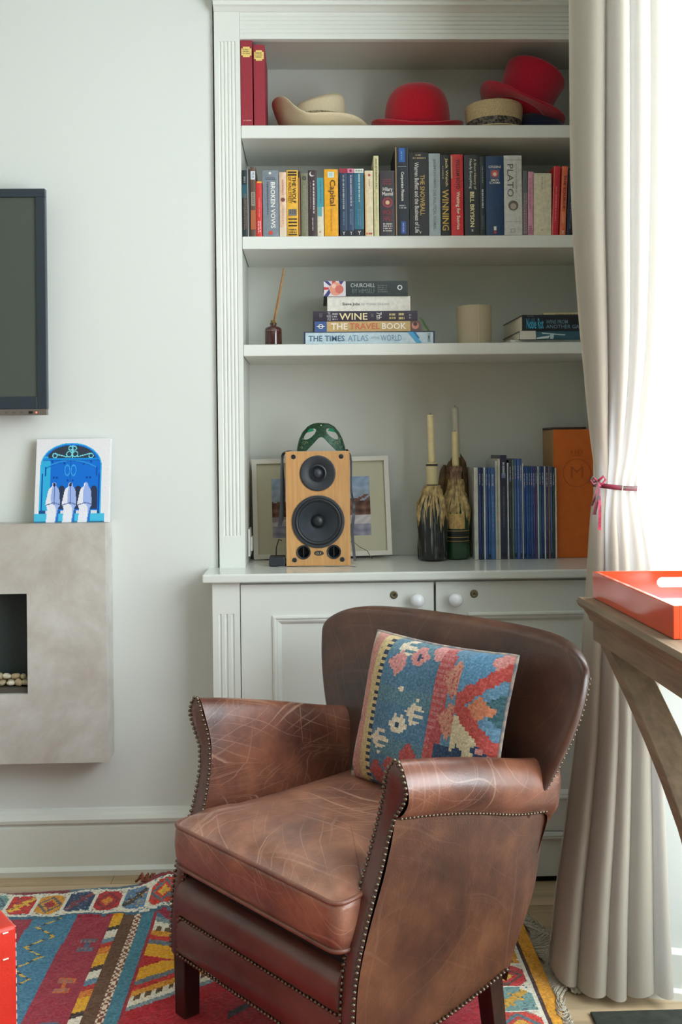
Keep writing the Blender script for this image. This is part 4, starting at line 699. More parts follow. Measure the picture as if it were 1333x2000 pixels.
# ================================================================== CANVAS
cw, chh = .2185, .249
cv = thing('canvas_painting', 'small canvas of three white robed figures before a blue arched door', 'painting', (-.7065, 2.930, fpZ1+.0008), (-.16, 0, -.02))
obj('canvas', box(-cw/2, cw/2, 0, .018, 0, chh), mat('canvas_white', (228, 226, 228), .85, bump=.2, bscale=600), cv, bevel=.001)
def canv(u, v):
    x = 170+u*990; y = 95+v*1110
    c = (232, 230, 233)
    def arch(cx, hx, top, spring, x, y): 
        if y >= spring: return abs(x-cx) < hx
        t = (spring-y)/(spring-top); return t < 1 and abs(x-cx) < hx*math.sqrt(max(0, 1-t**2.2))
    cx = 642
    if y < 1090 and arch(cx, 412, 150, 480, x, y):
        c = (58, 178, 226)
        if arch(cx, 396, 165, 480, x, y):
            c = (16, 112, 212)
            if y < 365 and arch(cx, 330, 182, 395, x, y): c = (52, 62, 76)
            if x < 375 and y > 330: c = (52, 176, 222) if x < 372-max(0, 420-y)*.5 else c
            if 352 < y < 378: c = (20, 140, 220)
            if 378 <= y < 386: c = (8, 74, 160)
            if y > 386:
                arc = 385+((x-cx)/340)**2*95
                if 300 < x < 985 and abs(y-arc) < 9: c = (44, 150, 226)
                if 300 < x < 985 and 9 <= y-arc < 16: c = (8, 80, 170)
                if (abs(x-258) < 8 or abs(x-1020) < 8) and y > 560: c = (10, 76, 170)
                if (abs(x-300) < 8 or abs(x-985) < 8) and 470 < y < 590: c = (10, 76, 170)
                if abs(x-638) < 5 and y < 680: c = (10, 84, 180)
                for q in (592, 676):
                    e = ((x-q)/34)**2+((y-515)/70)**2
                    if .72 < e < 1.2: c = (60, 170, 230)
                for q, r in ((415, 612), (455, 612), (855, 615), (900, 615), (600, 650), (668, 650), (390, 402), (550, 425), (812, 432), (910, 402)):
                    if (x-q)**2+(y-r)**2 < 190: c = (8, 70, 160)
        if y < 350:
            for q, r, R in ((628, 222, 26), (680, 222, 26), (612, 300, 36), (692, 300, 36), (420, 318, 30), (905, 322, 30)):
                e = math.hypot(x-q, y-r)
                if abs(e-R) < 7: c = (120, 214, 226)
            if abs(x-654) < 7 and y > 175: c = (120, 214, 226)
            for s in (-1, 1):
                if 70 < s*(x-652) < 235 and abs(y-(338-(abs(x-652)-70)*.27)) < 7: c = (120, 214, 226)
    if y > 1085 and 150 < x < 1105: c = (74, 188, 224) if y < 1190 else (40, 120, 160)
    if 1045 < y < 1090 and 230 < x < 1040: c = (24, 80, 140) if (x % 200) < 120 else (214, 220, 230)
    for q in (525, 745, 955):
        if y > 720 and y < 1030 and ((x-q)/46)**2+max(0, (790-y)/70)**2 < 1 and abs(x-q) < 46: c = (44, 56, 84)
    for q, back in ((425, 0), (642, 0), (848, 1)):
        dx = x-q; w0 = spl(y, [(675, 0), (690, -24), (725, -28), (770, -70), (860, -92), (980, -112), (985, -98), (1050, -84), (1200, -98)]); w1 = spl(y, [(675, 0), (690, 24), (725, 30), (770, 62), (860, 76), (985, 80), (1000, 66), (1060, 50), (1200, 26)])
        if y > 676 and w0 < dx < w1:
            c = (232, 232, 240)
            if dx > spl(y, [(700, -10), (800, -34), (960, -30), (975, 10), (1050, 34), (1200, 20)]): c = (158, 180, 232)
            if not back and (dx/17)**2+((y-706)/26)**2 < 1: c = (40, 44, 66)
            if not back and abs(dx-4) < 4 and 730 < y < 975: c = (70, 90, 150)
            if abs(y-(945+abs(dx)*.3)) < 6: c = (96, 112, 160)
        if y > 1000 and w1 <= dx < w1+34*(y-980)/200 and y < 1190: c = (34, 116, 200)
    return c
NU, NV = 120, 134
V = [(-cw/2+.0006+(cw-.0012)*i/NU, -.0004, .0006+(chh-.0012)*j/NV) for i in range(NU+1) for j in range(NV+1)]; F = [(i*(NV+1)+j, (i+1)*(NV+1)+j, (i+1)*(NV+1)+j+1, i*(NV+1)+j+1) for i in range(NU) for j in range(NV)]
colour_grid('painted_face', V, F, [canv((i+.5)/NU, 1-(j+.5)/NV) for i in range(NU) for j in range(NV)], vcol('acrylic_paint', .55, 0), cv)
# ================================================================== RUG
rng = random.Random(3)
def cell_motif(k, u, v):
    pal = [((38, 60, 92), (120, 60, 70), (92, 140, 160)), ((176, 36, 46), (204, 130, 40), (120, 40, 40)), ((86, 124, 158), (60, 50, 44), (206, 150, 50)), ((196, 60, 44), (214, 160, 60), (80, 110, 120)), ((110, 146, 140), (196, 150, 50), (70, 90, 110)), ((188, 40, 40), (220, 170, 60), (90, 60, 50)), ((204, 140, 40), (160, 40, 44), (90, 90, 100))]
    a, b, c_ = pal[k % len(pal)]; du, dv = u-.5, v-.5
    d = abs(du)+abs(dv)
    if rng.random() < .06: return c_
    if k % 2: 
        if abs(du-dv) < .14 and d < .7: return b
        if abs(du+dv) < .16: return a
        return b if d < .3 else ((226, 214, 190) if d > .72 else a)
    if d < .22: return b
    if .34 < d < .46: return c_
    return a if d < .74 else (210, 200, 178)
def rug_col(X, Y):
    j = rng.uniform(-9, 9)
    def q(c, k=1.): return tuple(max(0, min(255, v+j*k)) for v in c)
    yw = Y+.006*math.sin(X*23)+.004*math.sin(X*51)
    if yw > 2.838: return q((122, 40, 50)) if math.sin(X*14+.6) > -.2 else q((86, 108, 126))
    if yw > 2.697:
        if yw > 2.825 or yw < 2.712: return q((222, 214, 196), 2) if rng.random() > .18 else q((110, 140, 150))
        cw_ = .0772; k = math.floor((X+.774)/cw_); u = (X+.774)/cw_-k; v = (yw-2.712)/.113
        if u < .07 or u > .95: return q((222, 214, 196), 2)
        return q(cell_motif(k+20, u, v), 1.6)
    if yw > 2.688: return q((70, 104, 122))
    if X > .528: return q((206, 142, 26)) 
    if X > .505: return q((206, 142, 26), 1.5)
    if X > .497: return q((66, 40, 30))
    if X > .375:
        if X > .488 or X < .385: return q((224, 214, 194), 2)
        k = math.floor((Y+.02)/.10); v = (Y+.02)/.10-k; u = (X-.385)/.103
        if v < .06: return q((224, 214, 194), 2)
        return q(cell_motif(k+3, u, v), 1.6)
    X += .012*(2.67-Y)*(X < -.56)
    if X < -.762: return q((148, 44, 62)) if math.floor((X+.762)/.16) % 2 else q((62, 116, 142))
    if X < -.646:
        t = (Y-2.69)/.105; tri = abs((t % 1)*2-1); cx = -.735+.055*tri
        if abs(X-cx) < .0045: return q((206, 166, 56)) if math.floor(Y/.009) % 3 else q((52, 44, 42))
        return q((62, 118, 146), 1.6)
    if X < -.547:
        for cx, cy, c in ((-.582, 2.535, (84, 96, 116)), (-.590, 2.345, (190, 100, 40)), (-.582, 2.16, (84, 96, 116))):
            du, dv = X-cx, Y-cy
            if abs(dv) < .035 and abs(abs(dv)-.022) < .011 and abs(du) < .020: return q(c) if (math.floor(du/.005) % 2 or abs(dv) > .026) else q((150, 110, 110))
            if abs(du) < .006 and abs(dv) < .022: return q(c)
        return q((150, 44, 62), 1.3)
    if X < -.522:
        k = (((2.69-Y)+(X+.535)*.5)/.20) % 1
        return q((222, 162, 34) if k < .30 else (58, 46, 42) if k < .40 else (222, 214, 194) if k < .60 else (96, 132, 152) if k < .72 else (176, 40, 36) if k < .84 else (204, 120, 40), 2)
    if X < -.490: return q((96, 68, 46), 1.2)
    if X < -.470:
        s = math.floor((Y + abs(X+.480)*(1.6 if math.floor(Y/.05) % 2 else -1.6))/.0085) % 2
        return q((216, 202, 178)) if s else q((122, 70, 54))
    if X < -.440: return q((64, 122, 140), 1.6)
    if X < -.430: return q((150, 36, 48))
    # pile field: stacked chevrons, then a red ground
    d = Y - 2.50 + abs(X+.30)*.9
    f = (2.69-Y) + abs(X+.27)*.0
    e = (Y-2.43)/.075
    if X < -.20 and Y > 2.16:
        t = abs(Y-2.44-(.0))/.13 + (-.23-X)/.2*0
        m = (2.44-Y) if Y < 2.44 else (Y-2.44)
        g = m + (X+.43)*.62
        if Y >= 2.44: g = m + (X+.43)*.30
        if g < .030: return q((178, 24, 32), 2)
        if g < .090: return q((224, 158, 26), 2)
        if g < .112: return q((96, 108, 118), 2)
        if g < .135: return q((190, 44, 36), 2)
        if g < .160: return q((206, 140, 34), 2)
        if g < .180: return q((92, 70, 40) if math.floor(X/.012) % 2 else (222, 212, 190), 2)
        if g < .200: return q((222, 212, 190), 2)
        if g < .218: return q((120, 140, 146), 2)
        if Y > 2.44: return q((140, 40, 60) if math.floor((X+Y)/.03) % 2 else (86, 110, 130), 2)
    if (abs(X+.02)+abs(Y-2.02)) % .34 < .03 and X > -.2: return q((70, 60, 66), 2)
    return q((166, 18, 34), 1.5)
xsr = list(np.arange(-1.75, -1.05, .02))+list(np.arange(-1.05, .541, .0046)); ysr = list(np.arange(1.0, 1.95, .02))+list(np.arange(1.95, 2.852, .0046))
def rug_z(X, Y):
    z = .0075+.0008*math.sin(X*90)*math.sin(Y*80)
    if Y > 2.69: z += .0035
    w = math.exp(-((X+.44)/.06)**2)*max(0, (Y-2.62)/.23); z += .030*max(0, w)
    if X > -.43: z += .003
    return z
def rug_y(X, Y): return Y - .025*max(0, min(1, (X+.36)/.08))*max(0, (Y-2.6)/.25) + (.012*math.sin(X*9)+.03*math.exp(-((X+.42)/.05)**2))*max(0, (Y-2.6)/.25)
V = [(x, rug_y(x, y), rug_z(x, y)+rng.uniform(0, .0016)) for x in xsr for y in ysr]; ny = len(ysr); nx_ = len(xsr)
F = [(i*ny+j, (i+1)*ny+j, (i+1)*ny+j+1, i*ny+j+1) for i in range(nx_-1) for j in range(ny-1)]
C_ = [tuple(min(255, w*1.16) for w in rug_col((xsr[i]+xsr[i+1])/2, (ysr[j]+ysr[j+1])/2)) for i in range(nx_-1) for j in range(ny-1)]
# skirt so that the rug has thickness
nV = len(V); edge = [i*ny+ny-1 for i in range(nx_)] ; edge2 = [(nx_-1)*ny+j for j in range(ny)]
for ed in (edge, edge2):
    b0 = len(V); V += [(V[i][0], V[i][1], .0006) for i in ed]
    for k in range(len(ed)-1): F.append((ed[k], ed[k+1], b0+k+1, b0+k)); C_.append((110, 60, 50))
rug = thing('kilim_rug', 'multicoloured patterned wool rug with fringe under the armchair', 'rug', (-.3, 2.0, 0))
colour_grid('pile', V, F, C_, vcol('rug_wool', .95, .7, 260, sheen=.3), rug, world=True)
FRI = mat('wool_fringe', (196, 186, 166), .9, var=.2, scale=200); fr = []
for k in range(230):
    y0 = 1.9+k*.0041; a = .57+.06*math.sin(y0*11)+rng.uniform(-.01, .01); w = .010+.02*rng.random(); ph = y0*26
    pts = [(.538+(a-.538+.025)*t+.010*math.sin(t*7+y0*40), y0+.055*math.sin(t*4.2+y0*30)*t+rng.uniform(-.001, .001), .004+.007*math.sin(t*3)+rng.uniform(0, .003)) for t in (0, .12, .25, .38, .5, .62, .75, .88, 1)]
    fr.append(tube(pts, .0017, 5))
obj('fringe', join(*fr), FRI, rug, smooth=True, kind='stuff', world=True)
ft = []
for k in range(11):
    x0 = -.50+k*.0055; ft.append(tube([(x0, 2.855, .03), (x0-.01*rng.random(), 2.88+.01*rng.random(), .030+.01*rng.random()), (x0-.03*rng.random(), 2.895, .012)], .0032, 6))
obj('corner_tassel', join(*ft), mat('tassel_brown', (150, 84, 64), .9), rug, smooth=True, kind='stuff', world=True)
mt = obj('floor_mat', box(.60, 1.27, .9, 2.182, .0006, .007), mat('dark_green_mat', (52, 56, 48), .8, var=.3, scale=40, bump=.4), bevel=.002); tag(mt, 'dark grey green mat on the floor below the console table', 'mat')
# ================================================================== RED OTTOMAN
ot = thing('ottoman', 'orange red leather cube ottoman with white stitching at the left edge', 'ottoman', (-.575-.262, 1.9-.035, 0), (0, 0, .62))
OR = leather('red_leather', (206, 44, 26), (222, 50, 30), (232, 66, 44), 0, .42, 5)
obj('cushion_body', box(-.21, .21, -.21, .21, .002, .40), OR, ot, bevel=.006, seg=3)
STI = mat('white_stitch', (238, 222, 208), .7)
def stitches(p, q, n): 
    p, q = Vector(p), Vector(q); return join(*[tube([p.lerp(q, (k+.15)/n), p.lerp(q, (k+.7)/n)], .0016, 5) for k in range(n)])
for a, b in (((.2115, -.2, .392), (.2115, .2, .392)), ((-.2, -.2115, .392), (.2, -.2115, .392)), ((.2115, .2, .03), (.2115, .2, .385)), ((.2115, -.2, .03), (.2115, -.2, .385)), ((-.2, -.2115, .345), (.2, -.2115, .345)), ((.2115, -.2, .345), (.2115, .2, .345))): obj('stitching', stitches(a, b, 22), STI, ot, kind='stuff')
# ================================================================== ARMCHAIR
PHI = .8683
ac = thing('armchair', 'worn brown leather club armchair with brass nailhead trim', 'armchair', (-.129, 1.984, 0), (0, 0, -PHI))
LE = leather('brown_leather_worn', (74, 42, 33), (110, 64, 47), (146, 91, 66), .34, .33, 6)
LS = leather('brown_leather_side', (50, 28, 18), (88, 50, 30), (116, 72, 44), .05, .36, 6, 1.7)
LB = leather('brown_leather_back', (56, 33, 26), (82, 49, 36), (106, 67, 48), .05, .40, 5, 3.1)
LC = leather('brown_leather_seat_lit', (116, 76, 64), (146, 97, 78), (180, 124, 98), .5, .34, 9, 5.3)  # window light on the seat put into these lighter leather tones
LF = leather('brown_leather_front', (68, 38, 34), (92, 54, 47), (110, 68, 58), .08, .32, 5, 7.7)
NAIL = mat('nail_brass', (120, 108, 92), .3, metal=.9)
WOOD = mat('dark_stained_wood', (52, 28, 22), .4, var=.2, scale=30, stretch=(4, 4, .6))
YFR = [(.15, 0), (.24, .002), (.32, .012), (.40, .038), (.48, .070), (.56, .090), (.62, .094), (.66, .088), (.70, .092)]
YRR = [(.15, .425), (.19, .44), (.316, .52), (.416, .548), (.50, .58), (.55, .60), (.62, .605), (.70, .60)]
def ztop(a): return spl(a, [(0, .690), (.2, .672), (.45, .644), (.75, .606), (1, .585)])
def arm(s):
    def sec(a):
        zt = ztop(a); tp = .012*a    # section in (x, z); slight taper to the rear
        e = max(0, (a-.93)/.07); zt -= .02*e*e
        g = 1-.55*a; X_ = lambda x, e_: x+e_*g
        return [(.262, .155), (.262, .25), (.256, .36), (X_(.249, .004), .46), (X_(.244, .020), zt-.13), (X_(.243, .032), zt-.085), (X_(.246, .042), zt-.045), (X_(.254, .046), zt-.016), (X_(.268, .046), zt), (X_(.284, .043), zt+.001), (X_(.302, .036), zt-.010), (X_(.318, .030), zt-.034), (X_(.323, .027), zt-.060), (X_(.318, .025), zt-.085), (X_(.306, .020), zt-.104), (X_(.3005, .014), zt-.110)]
    A = [0, .015, .05, .12, .22, .34, .46, .58, .70, .80, .88, .94, .975, 1]
    V, F = [], []; n = 16
    for a in A:
        for (x, z) in sec(a):
            e = max(0, (a-.9)/.1); yf, yr = spl(z, YFR), spl(z, YRR)
            y = yf+(yr-yf)*a; cx = .29; x = cx+(x-cx)*(1-.35*e*e*(z > .5)); V.append((s*x, y, z))
    for i in range(len(A)-1):
        for k in range(n-1): F.append((i*n+k, i*n+k+1, (i+1)*n+k+1, (i+1)*n+k))
    F.append(tuple((len(A)-1)*n+k for k in range(n)))
    flat(obj('arm', (V, F), LE, ac, smooth=True, sub=1), lambda p: (p.z+1.2*abs(p.x)*(p.z > .5)+3*s, p.y))
    # outer side panel under the roll
    def sp_(u, v):
        zt = ztop(u)-.106; zb = .152+.03*max(0, (u-.45)/.55)**1.5; z = zb+(zt-zb)*v; yf, yr = spl(z, YFR)+.001, spl(z, YRR)
        bul = .004*math.sin(PI*u)*math.sin(PI*v); return (s*(.2985+bul-.004*u+.014*(1-.55*u)*v*v*v), yf+(yr-yf)*u, z)
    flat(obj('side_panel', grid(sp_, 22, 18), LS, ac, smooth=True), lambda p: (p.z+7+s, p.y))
    # front facing strip
    zs_ = [.152, .2, .25, .30, .35, .40, .45, .50, .54, .58, .61, .64, .66, .675, .684, .689]
    xin = [(.15, .2625), (.36, .2565), (.46, .253), (.54, .262), (.60, .275), (.645, .289), (.675, .300), (.690, .318)]; xout = [(.15, .2985), (.46, .2995), (.54, .306), (.585, .318), (.61, .338), (.635, .350), (.655, .349), (.678, .341), (.690, .325)]
    V, F = [], []
    for z in zs_:
        a_, b_ = interp(z, xin), interp(z, xout)
        for t in (0, .15, .5, .85, 1): V.append((s*(a_+(b_-a_)*t), spl(z, YFR)-.002-.006*math.sin(PI*t), z))
    for i in range(len(zs_)-1):
        for k in range(4): F.append((i*5+k, i*5+k+1, (i+1)*5+k+1, (i+1)*5+k))
    obj('arm_facing', (V, F), LF, ac, smooth=True)
    P1, P2 = [], []
    zz = [.155+.0095*k for k in range(57)]
    for z in zz:
        y = spl(z, YFR)-.005; P1.append((s*(interp(z, xin)+.004), y, z)); P2.append((s*(interp(z, xout)-.003), y, z))
    P = P1[:]+[(s*.312, .0855, .6885), (s*.321, .0855, .691), (s*.330, .0855, .689)]+P2[::-1]
    nails(P, 'nailhead_trim')
    nails([(s*(.3035+.014*(1-.55*u)), spl(ztop(u)-.108, YFR)+(spl(ztop(u)-.108, YRR)-spl(ztop(u)-.108, YFR))*u, ztop(u)-.1085) for u in [.02+k*.96/40 for k in range(41)]], 'nailhead_trim')
    nails([(s*.3005, spl(.16, YFR)+(spl(.17, YRR)-spl(.16, YFR))*u, .157+.03*max(0, (u-.45)/.55)**1.5) for u in [.03+k*.96/36 for k in range(37)]], 'nailhead_trim')
def nails(P, name, sp=.0108, r=.0046):
    P = [Vector(p) for p in P]; out = [P[0]]; acc = 0
    for a, b in zip(P, P[1:]):
        L_ = (b-a).length; t = 0
        while acc+L_-t >= sp:
            t += sp-acc; acc = 0; out.append(a.lerp(b, t/L_))
        acc += L_-t
    base = lathe([(0, -r*.8), (r*.75, -r*.5), (r, 0), (r*.75, r*.5), (0, r*.8)], 8)
    base = ([p for p in base[0]], base[1])
    obj(name, join(*[move(base, p) for p in out]), NAIL, ac, smooth=True, kind='stuff', fix=False)
arm(-1); arm(1)
# front rail: two padded rolls
prof = [(.05, .150), (.004, .150), (-.006, .160), (-.011, .185), (-.009, .215), (-.001, .233), (.001, .2365), (-.003, .240), (-.012, .256), (-.013, .285), (-.004, .308), (.012, .318), (.05, .320)]
obj('front_rail', prism(prof, -.262, .262, 'x'), LF, ac, smooth=True, auto=50)
nails([(x, -.0025, .2365) for x in np.linspace(-.258, .258, 40)], 'nailhead_trim'); nails([(x, -.004, .1525) for x in np.linspace(-.258, .258, 40)], 'nailhead_trim')
obj('seat_deck', box(-.256, .256, .02, .52, .20, .345), mat('dark_lining', (30, 18, 14), .8), ac)
# seat cushion
def rounded(pts, r, n=5):
    out = []; N = len(pts)
    for i in range(N):
        p, a, b = Vector(pts[i]), Vector(pts[i-1]), Vector(pts[(i+1) % N]); rr = min(r, (a-p).length*.45, (b-p).length*.45)
        p0, p1 = p+(a-p).normalized()*rr, p+(b-p).normalized()*rr
        for k in range(n+1): t = k/n; out.append(((1-t)**2*p0+2*t*(1-t)*p+t*t*p1))
    return out
def dens(P, step=.014):
    out = []
    for a, b in zip(P, P[1:]+P[:1]):
        n = max(1, int((b-a).length/step)); out += [a.lerp(b, k/n) for k in range(n)]
    return out
OL = dens(rounded([(-.274, -.016), (.274, -.016), (.272, .050), (.243, .068), (.240, .515), (-.240, .515), (-.243, .068), (-.272, .050)], .03))
CC = Vector((0, .25))
rings = [(.80, .348), (.955, .350), (.985, .356), (.998, .375), (1.004, .40), (.998, .428), (.988, .444), (.965, .452), (.90, .464), (.78, .475), (.60, .484), (.38, .489), (.15, .491)]
V, F = [], []; n = len(OL)
for s_, z in rings:
    for p in OL:
        q = CC+(p-CC)*s_; wv_ = .004*math.sin(q.x*21+1)*math.sin(q.y*17)*(z > .45); V.append((q.x, q.y, z+wv_-.010*max(0, (.12-q.y)/.14)*(z > .45)*(s_ > .3)+.004*math.sin(p.x*60)*(.36 < z < .44)*0))
for i in range(len(rings)-1):
    for k in range(n): k2 = (k+1) % n; F.append((i*n+k, i*n+k2, (i+1)*n+k2, (i+1)*n+k))
F += [tuple(reversed(range(n))), tuple((len(rings)-1)*n+k for k in range(n))]
sc_ = flat(obj('seat_cushion', (V, F), LC, ac, smooth=True, label='worn seat cushion with pale creases'), lambda p: (p.x*.8+p.z*1.5, p.y+p.z))
PIPE = leather('piping_leather', (96, 56, 44), (126, 76, 60), (150, 98, 78), .1, .4, 9)
for zz_, k_ in ((.4465, .990), (.354, .986)): obj('piping', tube([tuple(CC+(p-CC)*k_)+(zz_-.010*max(0, (.12-p.y)/.14)*(zz_ > .4)*.6,) for p in OL], .0046, 8, closed=True), PIPE, sc_, smooth=True)
# back
WT = [(.30, .245), (.36, .255), (.45, .285), (.55, .338), (.65, .382), (.72, .402), (.78, .410), (.86, .410)]
def bz(s, t): zt = .845-.006*s*s-.045*abs(s)**9; return .34+(zt-.34)*t
Y0 = [(.34, .500), (.45, .520), (.60, .556), (.75, .588), (.86, .606)]; YB = [(.34, .540), (.45, .580), (.55, .612), (.70, .650), (.86, .676)]
def bf(u, v, back=0):
    s = 2*u-1; z = bz(s, v); W = spl(z, WT); cf = interp(z, [(.34, .5), (.6, .9), (.75, 1)])
    if back: return (W*s, spl(z, YB)-abs(s)**3*(spl(z, YB)-spl(z, Y0)+.022*cf), z)
    return (W*s, spl(z, Y0)-.056*abs(s)**2.3*cf-.012*math.sin(PI*v)*(1-s*s), z)
nu, nv = 25, 15
f0 = grid(lambda u, v: bf(u, v), nu, nv); f1 = grid(lambda u, v: bf(u, v, 1), nu, nv); N0 = nu*nv
V = list(f0[0])+list(f1[0]); F = list(f0[1])+[tuple(reversed([i+N0 for i in q])) for q in f1[1]]
per = [(i, 0) for i in range(nu)]+[(nu-1, j) for j in range(1, nv)]+[(i, nv-1) for i in range(nu-2, -1, -1)]+[(0, j) for j in range(nv-2, 0, -1)]
mid = []
for (i, j) in per:
    a, b = Vector(V[i*nv+j]), Vector(V[N0+i*nv+j]); m_ = (a+b)/2; sx = (i/(nu-1)*2-1); out = Vector((.010*(1 if i == nu-1 else -1 if i == 0 else 0), 0, .012 if j == nv-1 else (-.004 if j == 0 else 0))); mid.append(len(V)); V.append(tuple(m_+out*.6))
for k in range(len(per)):
    k2 = (k+1) % len(per); a, b = per[k][0]*nv+per[k][1], per[k2][0]*nv+per[k2][1]; F.append((a, b, mid[k2], mid[k])); F.append((mid[k], mid[k2], b+N0, a+N0))
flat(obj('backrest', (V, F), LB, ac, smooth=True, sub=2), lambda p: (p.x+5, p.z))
for s in (-1, 1):
    P = []
    for k in range(30):
        v = .42+.54*k/29; a, b = Vector(bf(1 if s > 0 else 0, v)), Vector(bf(1 if s > 0 else 0, v, 1)); P.append(a.lerp(b, .73)+Vector((s*.0003, .003, 0)))
    nails(P, 'nailhead_trim', .011, .0040)
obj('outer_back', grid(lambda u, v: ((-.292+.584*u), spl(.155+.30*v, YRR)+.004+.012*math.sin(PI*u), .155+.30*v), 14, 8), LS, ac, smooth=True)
for s in (-1, 1):
    def lg(x0, y0, w, yb_, z1, tw): return [(x0-w, y0-w, z1), (x0+w, y0-w, z1), (x0+w, y0+w, z1), (x0-w, y0+w, z1), (x0-tw, y0-tw+yb_, .010), (x0+tw, y0-tw+yb_, .010), (x0+tw, y0+tw+yb_, .010), (x0-tw, y0+tw+yb_, .010)], [(0,1,2,3),(7,6,5,4),(0,4,5,1),(1,5,6,2),(2,6,7,3),(3,7,4,0)]
    obj('leg', lg(s*.2765, .024, .0215, 0, .20, .0195), WOOD, ac, bevel=.002); obj('leg', lg(s*.268, .395, .021, .03, .22, .018), WOOD, ac, bevel=.002)
# ================================================================== KILIM CUSHION
kc = thing('throw_cushion', 'faded kilim cushion in blue, red and cream on the armchair', 'cushion')
u_ = Vector((math.cos(PHI), -math.sin(PHI), 0)); v_ = Vector((math.sin(PHI), math.cos(PHI), 0)); O_ = Vector((-.129, 1.984, 0))
ck = O_+u_*.062+v_*.410+Vector((0, 0, .478)); kc.location = ck; kc.rotation_euler = (-.27, .0, -PHI)
KW, KH = .425, .345
kr = random.Random(11)
def kil(u, v):
    u += .006*math.sin(v*40)*(u < .12); 
    def q(c, k=14): j = kr.uniform(-k, k); return tuple(max(0, min(255, w+j)) for w in c)
    SAL, TAN, BLU, RDD, CR_, PNK, NAV = (202, 140, 128), (206, 182, 132), (100, 136, 160), (180, 84, 82), (222, 206, 182), (206, 140, 136), (52, 72, 100)
    uq, vq = math.floor(u*64)/64, math.floor(v*56)/56
    if u < .035+.020*math.sin(v*34): return q((206, 192, 174)) if math.sin(v*19) > -.6 else q((40, 66, 98))
    if u < .125: return q(SAL)
    if u < .185: return q(TAN)
    if u < .215: return q((36, 52, 74)) if math.floor(v*44) % 2 else q(TAN)
    def dia(cu, cv_, a, b): return abs(uq-cu)/a+abs(vq-cv_)/b
    if u < .60:
        for cu, cv_, c, ctr in ((.31, .17, PNK, None), (.44, .10, PNK, NAV), (.57, .03, PNK, None), (.50, .47, CR_, None), (.40, .56, CR_, NAV), (.285, .68, CR_, None), (.50, .74, RDD, None), (.385, .84, RDD, CR_), (.27, .90, RDD, None), (.33, .06, CR_, None), (.47, .97, TAN, None)):
            d = dia(cu, cv_, .068, .095)
            if ctr is not None:
                if d < .30: return q(ctr)
                if d < 1 and not (.72 < d and (abs(uq-cu) < .012)): return q(c)
            else:
                if c is CR_:
                    if d < 1 and not (u > cu and math.floor(v*42) % 2): return q(c)
                elif d < 1: return q(c)
        if (u-.385)**2+(v-.34)**2 < .0003: return q(CR_)
        return q((84, 120, 146)) if (math.floor(v*9) % 3) else q((92, 126, 140))
    if u < .76:
        w = .64+.035*math.sin(v*7)
        if dia(.73, .20, .085, .13) < 1 or dia(.73, .46, .085, .12) < 1: return q((198, 138, 118)) if kr.random() > .15 else q(RDD)
        if dia(.69, .83, .10, .10) < 1: return q(RDD)
        if u < w+.02: return q(RDD) if math.floor(v*50) % 2 else q((188, 112, 112))
        if v > .62: return q(NAV) if u > .66 else q(RDD)
        return q((176, 84, 86)) if v > .05 and u < .70 else q(BLU)
    # right edge: big stepped zigzag
    z = abs(vq-.34)-(uq-.76)*1.05
    if abs(z) < .055: return q((180, 78, 72))
    if z < -.055:
        if dia(.90, .35, .10, .10) < .8: return q((192, 120, 90))
        return q(BLU) if z > -.14 else q((62, 96, 104))
    zz = abs(vq-.74)-(1-uq)*.55
    if v > .42:
        if abs(vq-.80-(uq-.76)*.6) < .05: return q((190, 66, 62))
        if dia(.93, .60, .06, .06) < 1: return q(NAV) if dia(.93, .60, .03, .03) > 1 else q(PNK)
        if dia(.80, .66, .05, .08) < 1 or dia(.92, .95, .08, .08) < 1: return q(NAV)
        return q((210, 194, 160))
    if dia(.96, .05, .07, .08) < 1: return q(PNK)
    return q((92, 136, 168)) 
NU, NV = 110, 92
def pil(u, v, s):
    x, z = (u-.5), (v-.5); k = (1-(2*x)**4)*(1-(2*z)**4); e = 1-.05*(4*x*x*(1))*(1-4*z*z)*.6-.0
    px = x*KW*(1-.045*math.sin(PI*(z+.5))*(abs(x)*2)**3); pz = z*KH*(1-.05*math.sin(PI*(x+.5))*(abs(z)*2)**3)
    return (px, s*(.055*max(k, 0)**.55+.004)+.004*math.sin(9*u+4*v)*k, pz+KH/2)
V = [pil(i/NU, j/NV, -1) for i in range(NU+1) for j in range(NV+1)]; F = [(i*(NV+1)+j, (i+1)*(NV+1)+j, (i+1)*(NV+1)+j+1, i*(NV+1)+j+1) for i in range(NU) for j in range(NV)]
off = Vector((0, 0, -.01))
colour_grid('woven_front', V, F, [kil((i+.5)/NU, 1-(j+.5)/NV) for i in range(NU) for j in range(NV)], vcol('kilim_weave', .95, .6, 420, sheen=.2), kc)
obj('cushion_back', grid(lambda u, v: pil(u, v, .8), 30, 26), mat('cushion_backing', (70, 74, 84), .95, bump=.3), kc, smooth=True)
pr_ = [(t, 0) for t in np.linspace(0, 1, 22)]+[(1, t) for t in np.linspace(.04, 1, 20)]+[(1-t, 1) for t in np.linspace(.04, 1, 22)]+[(0, 1-t) for t in np.linspace(.04, .96, 20)]
obj('edge_cord', tube([(lambda p: (p[0], 0, p[2]))(pil(a, b, 0)) for a, b in pr_], .0048, 7, closed=True), mat('edge_cord', (196, 176, 156), .95, c2=(120, 130, 146), scale=60, bump=.5), kc, smooth=True)
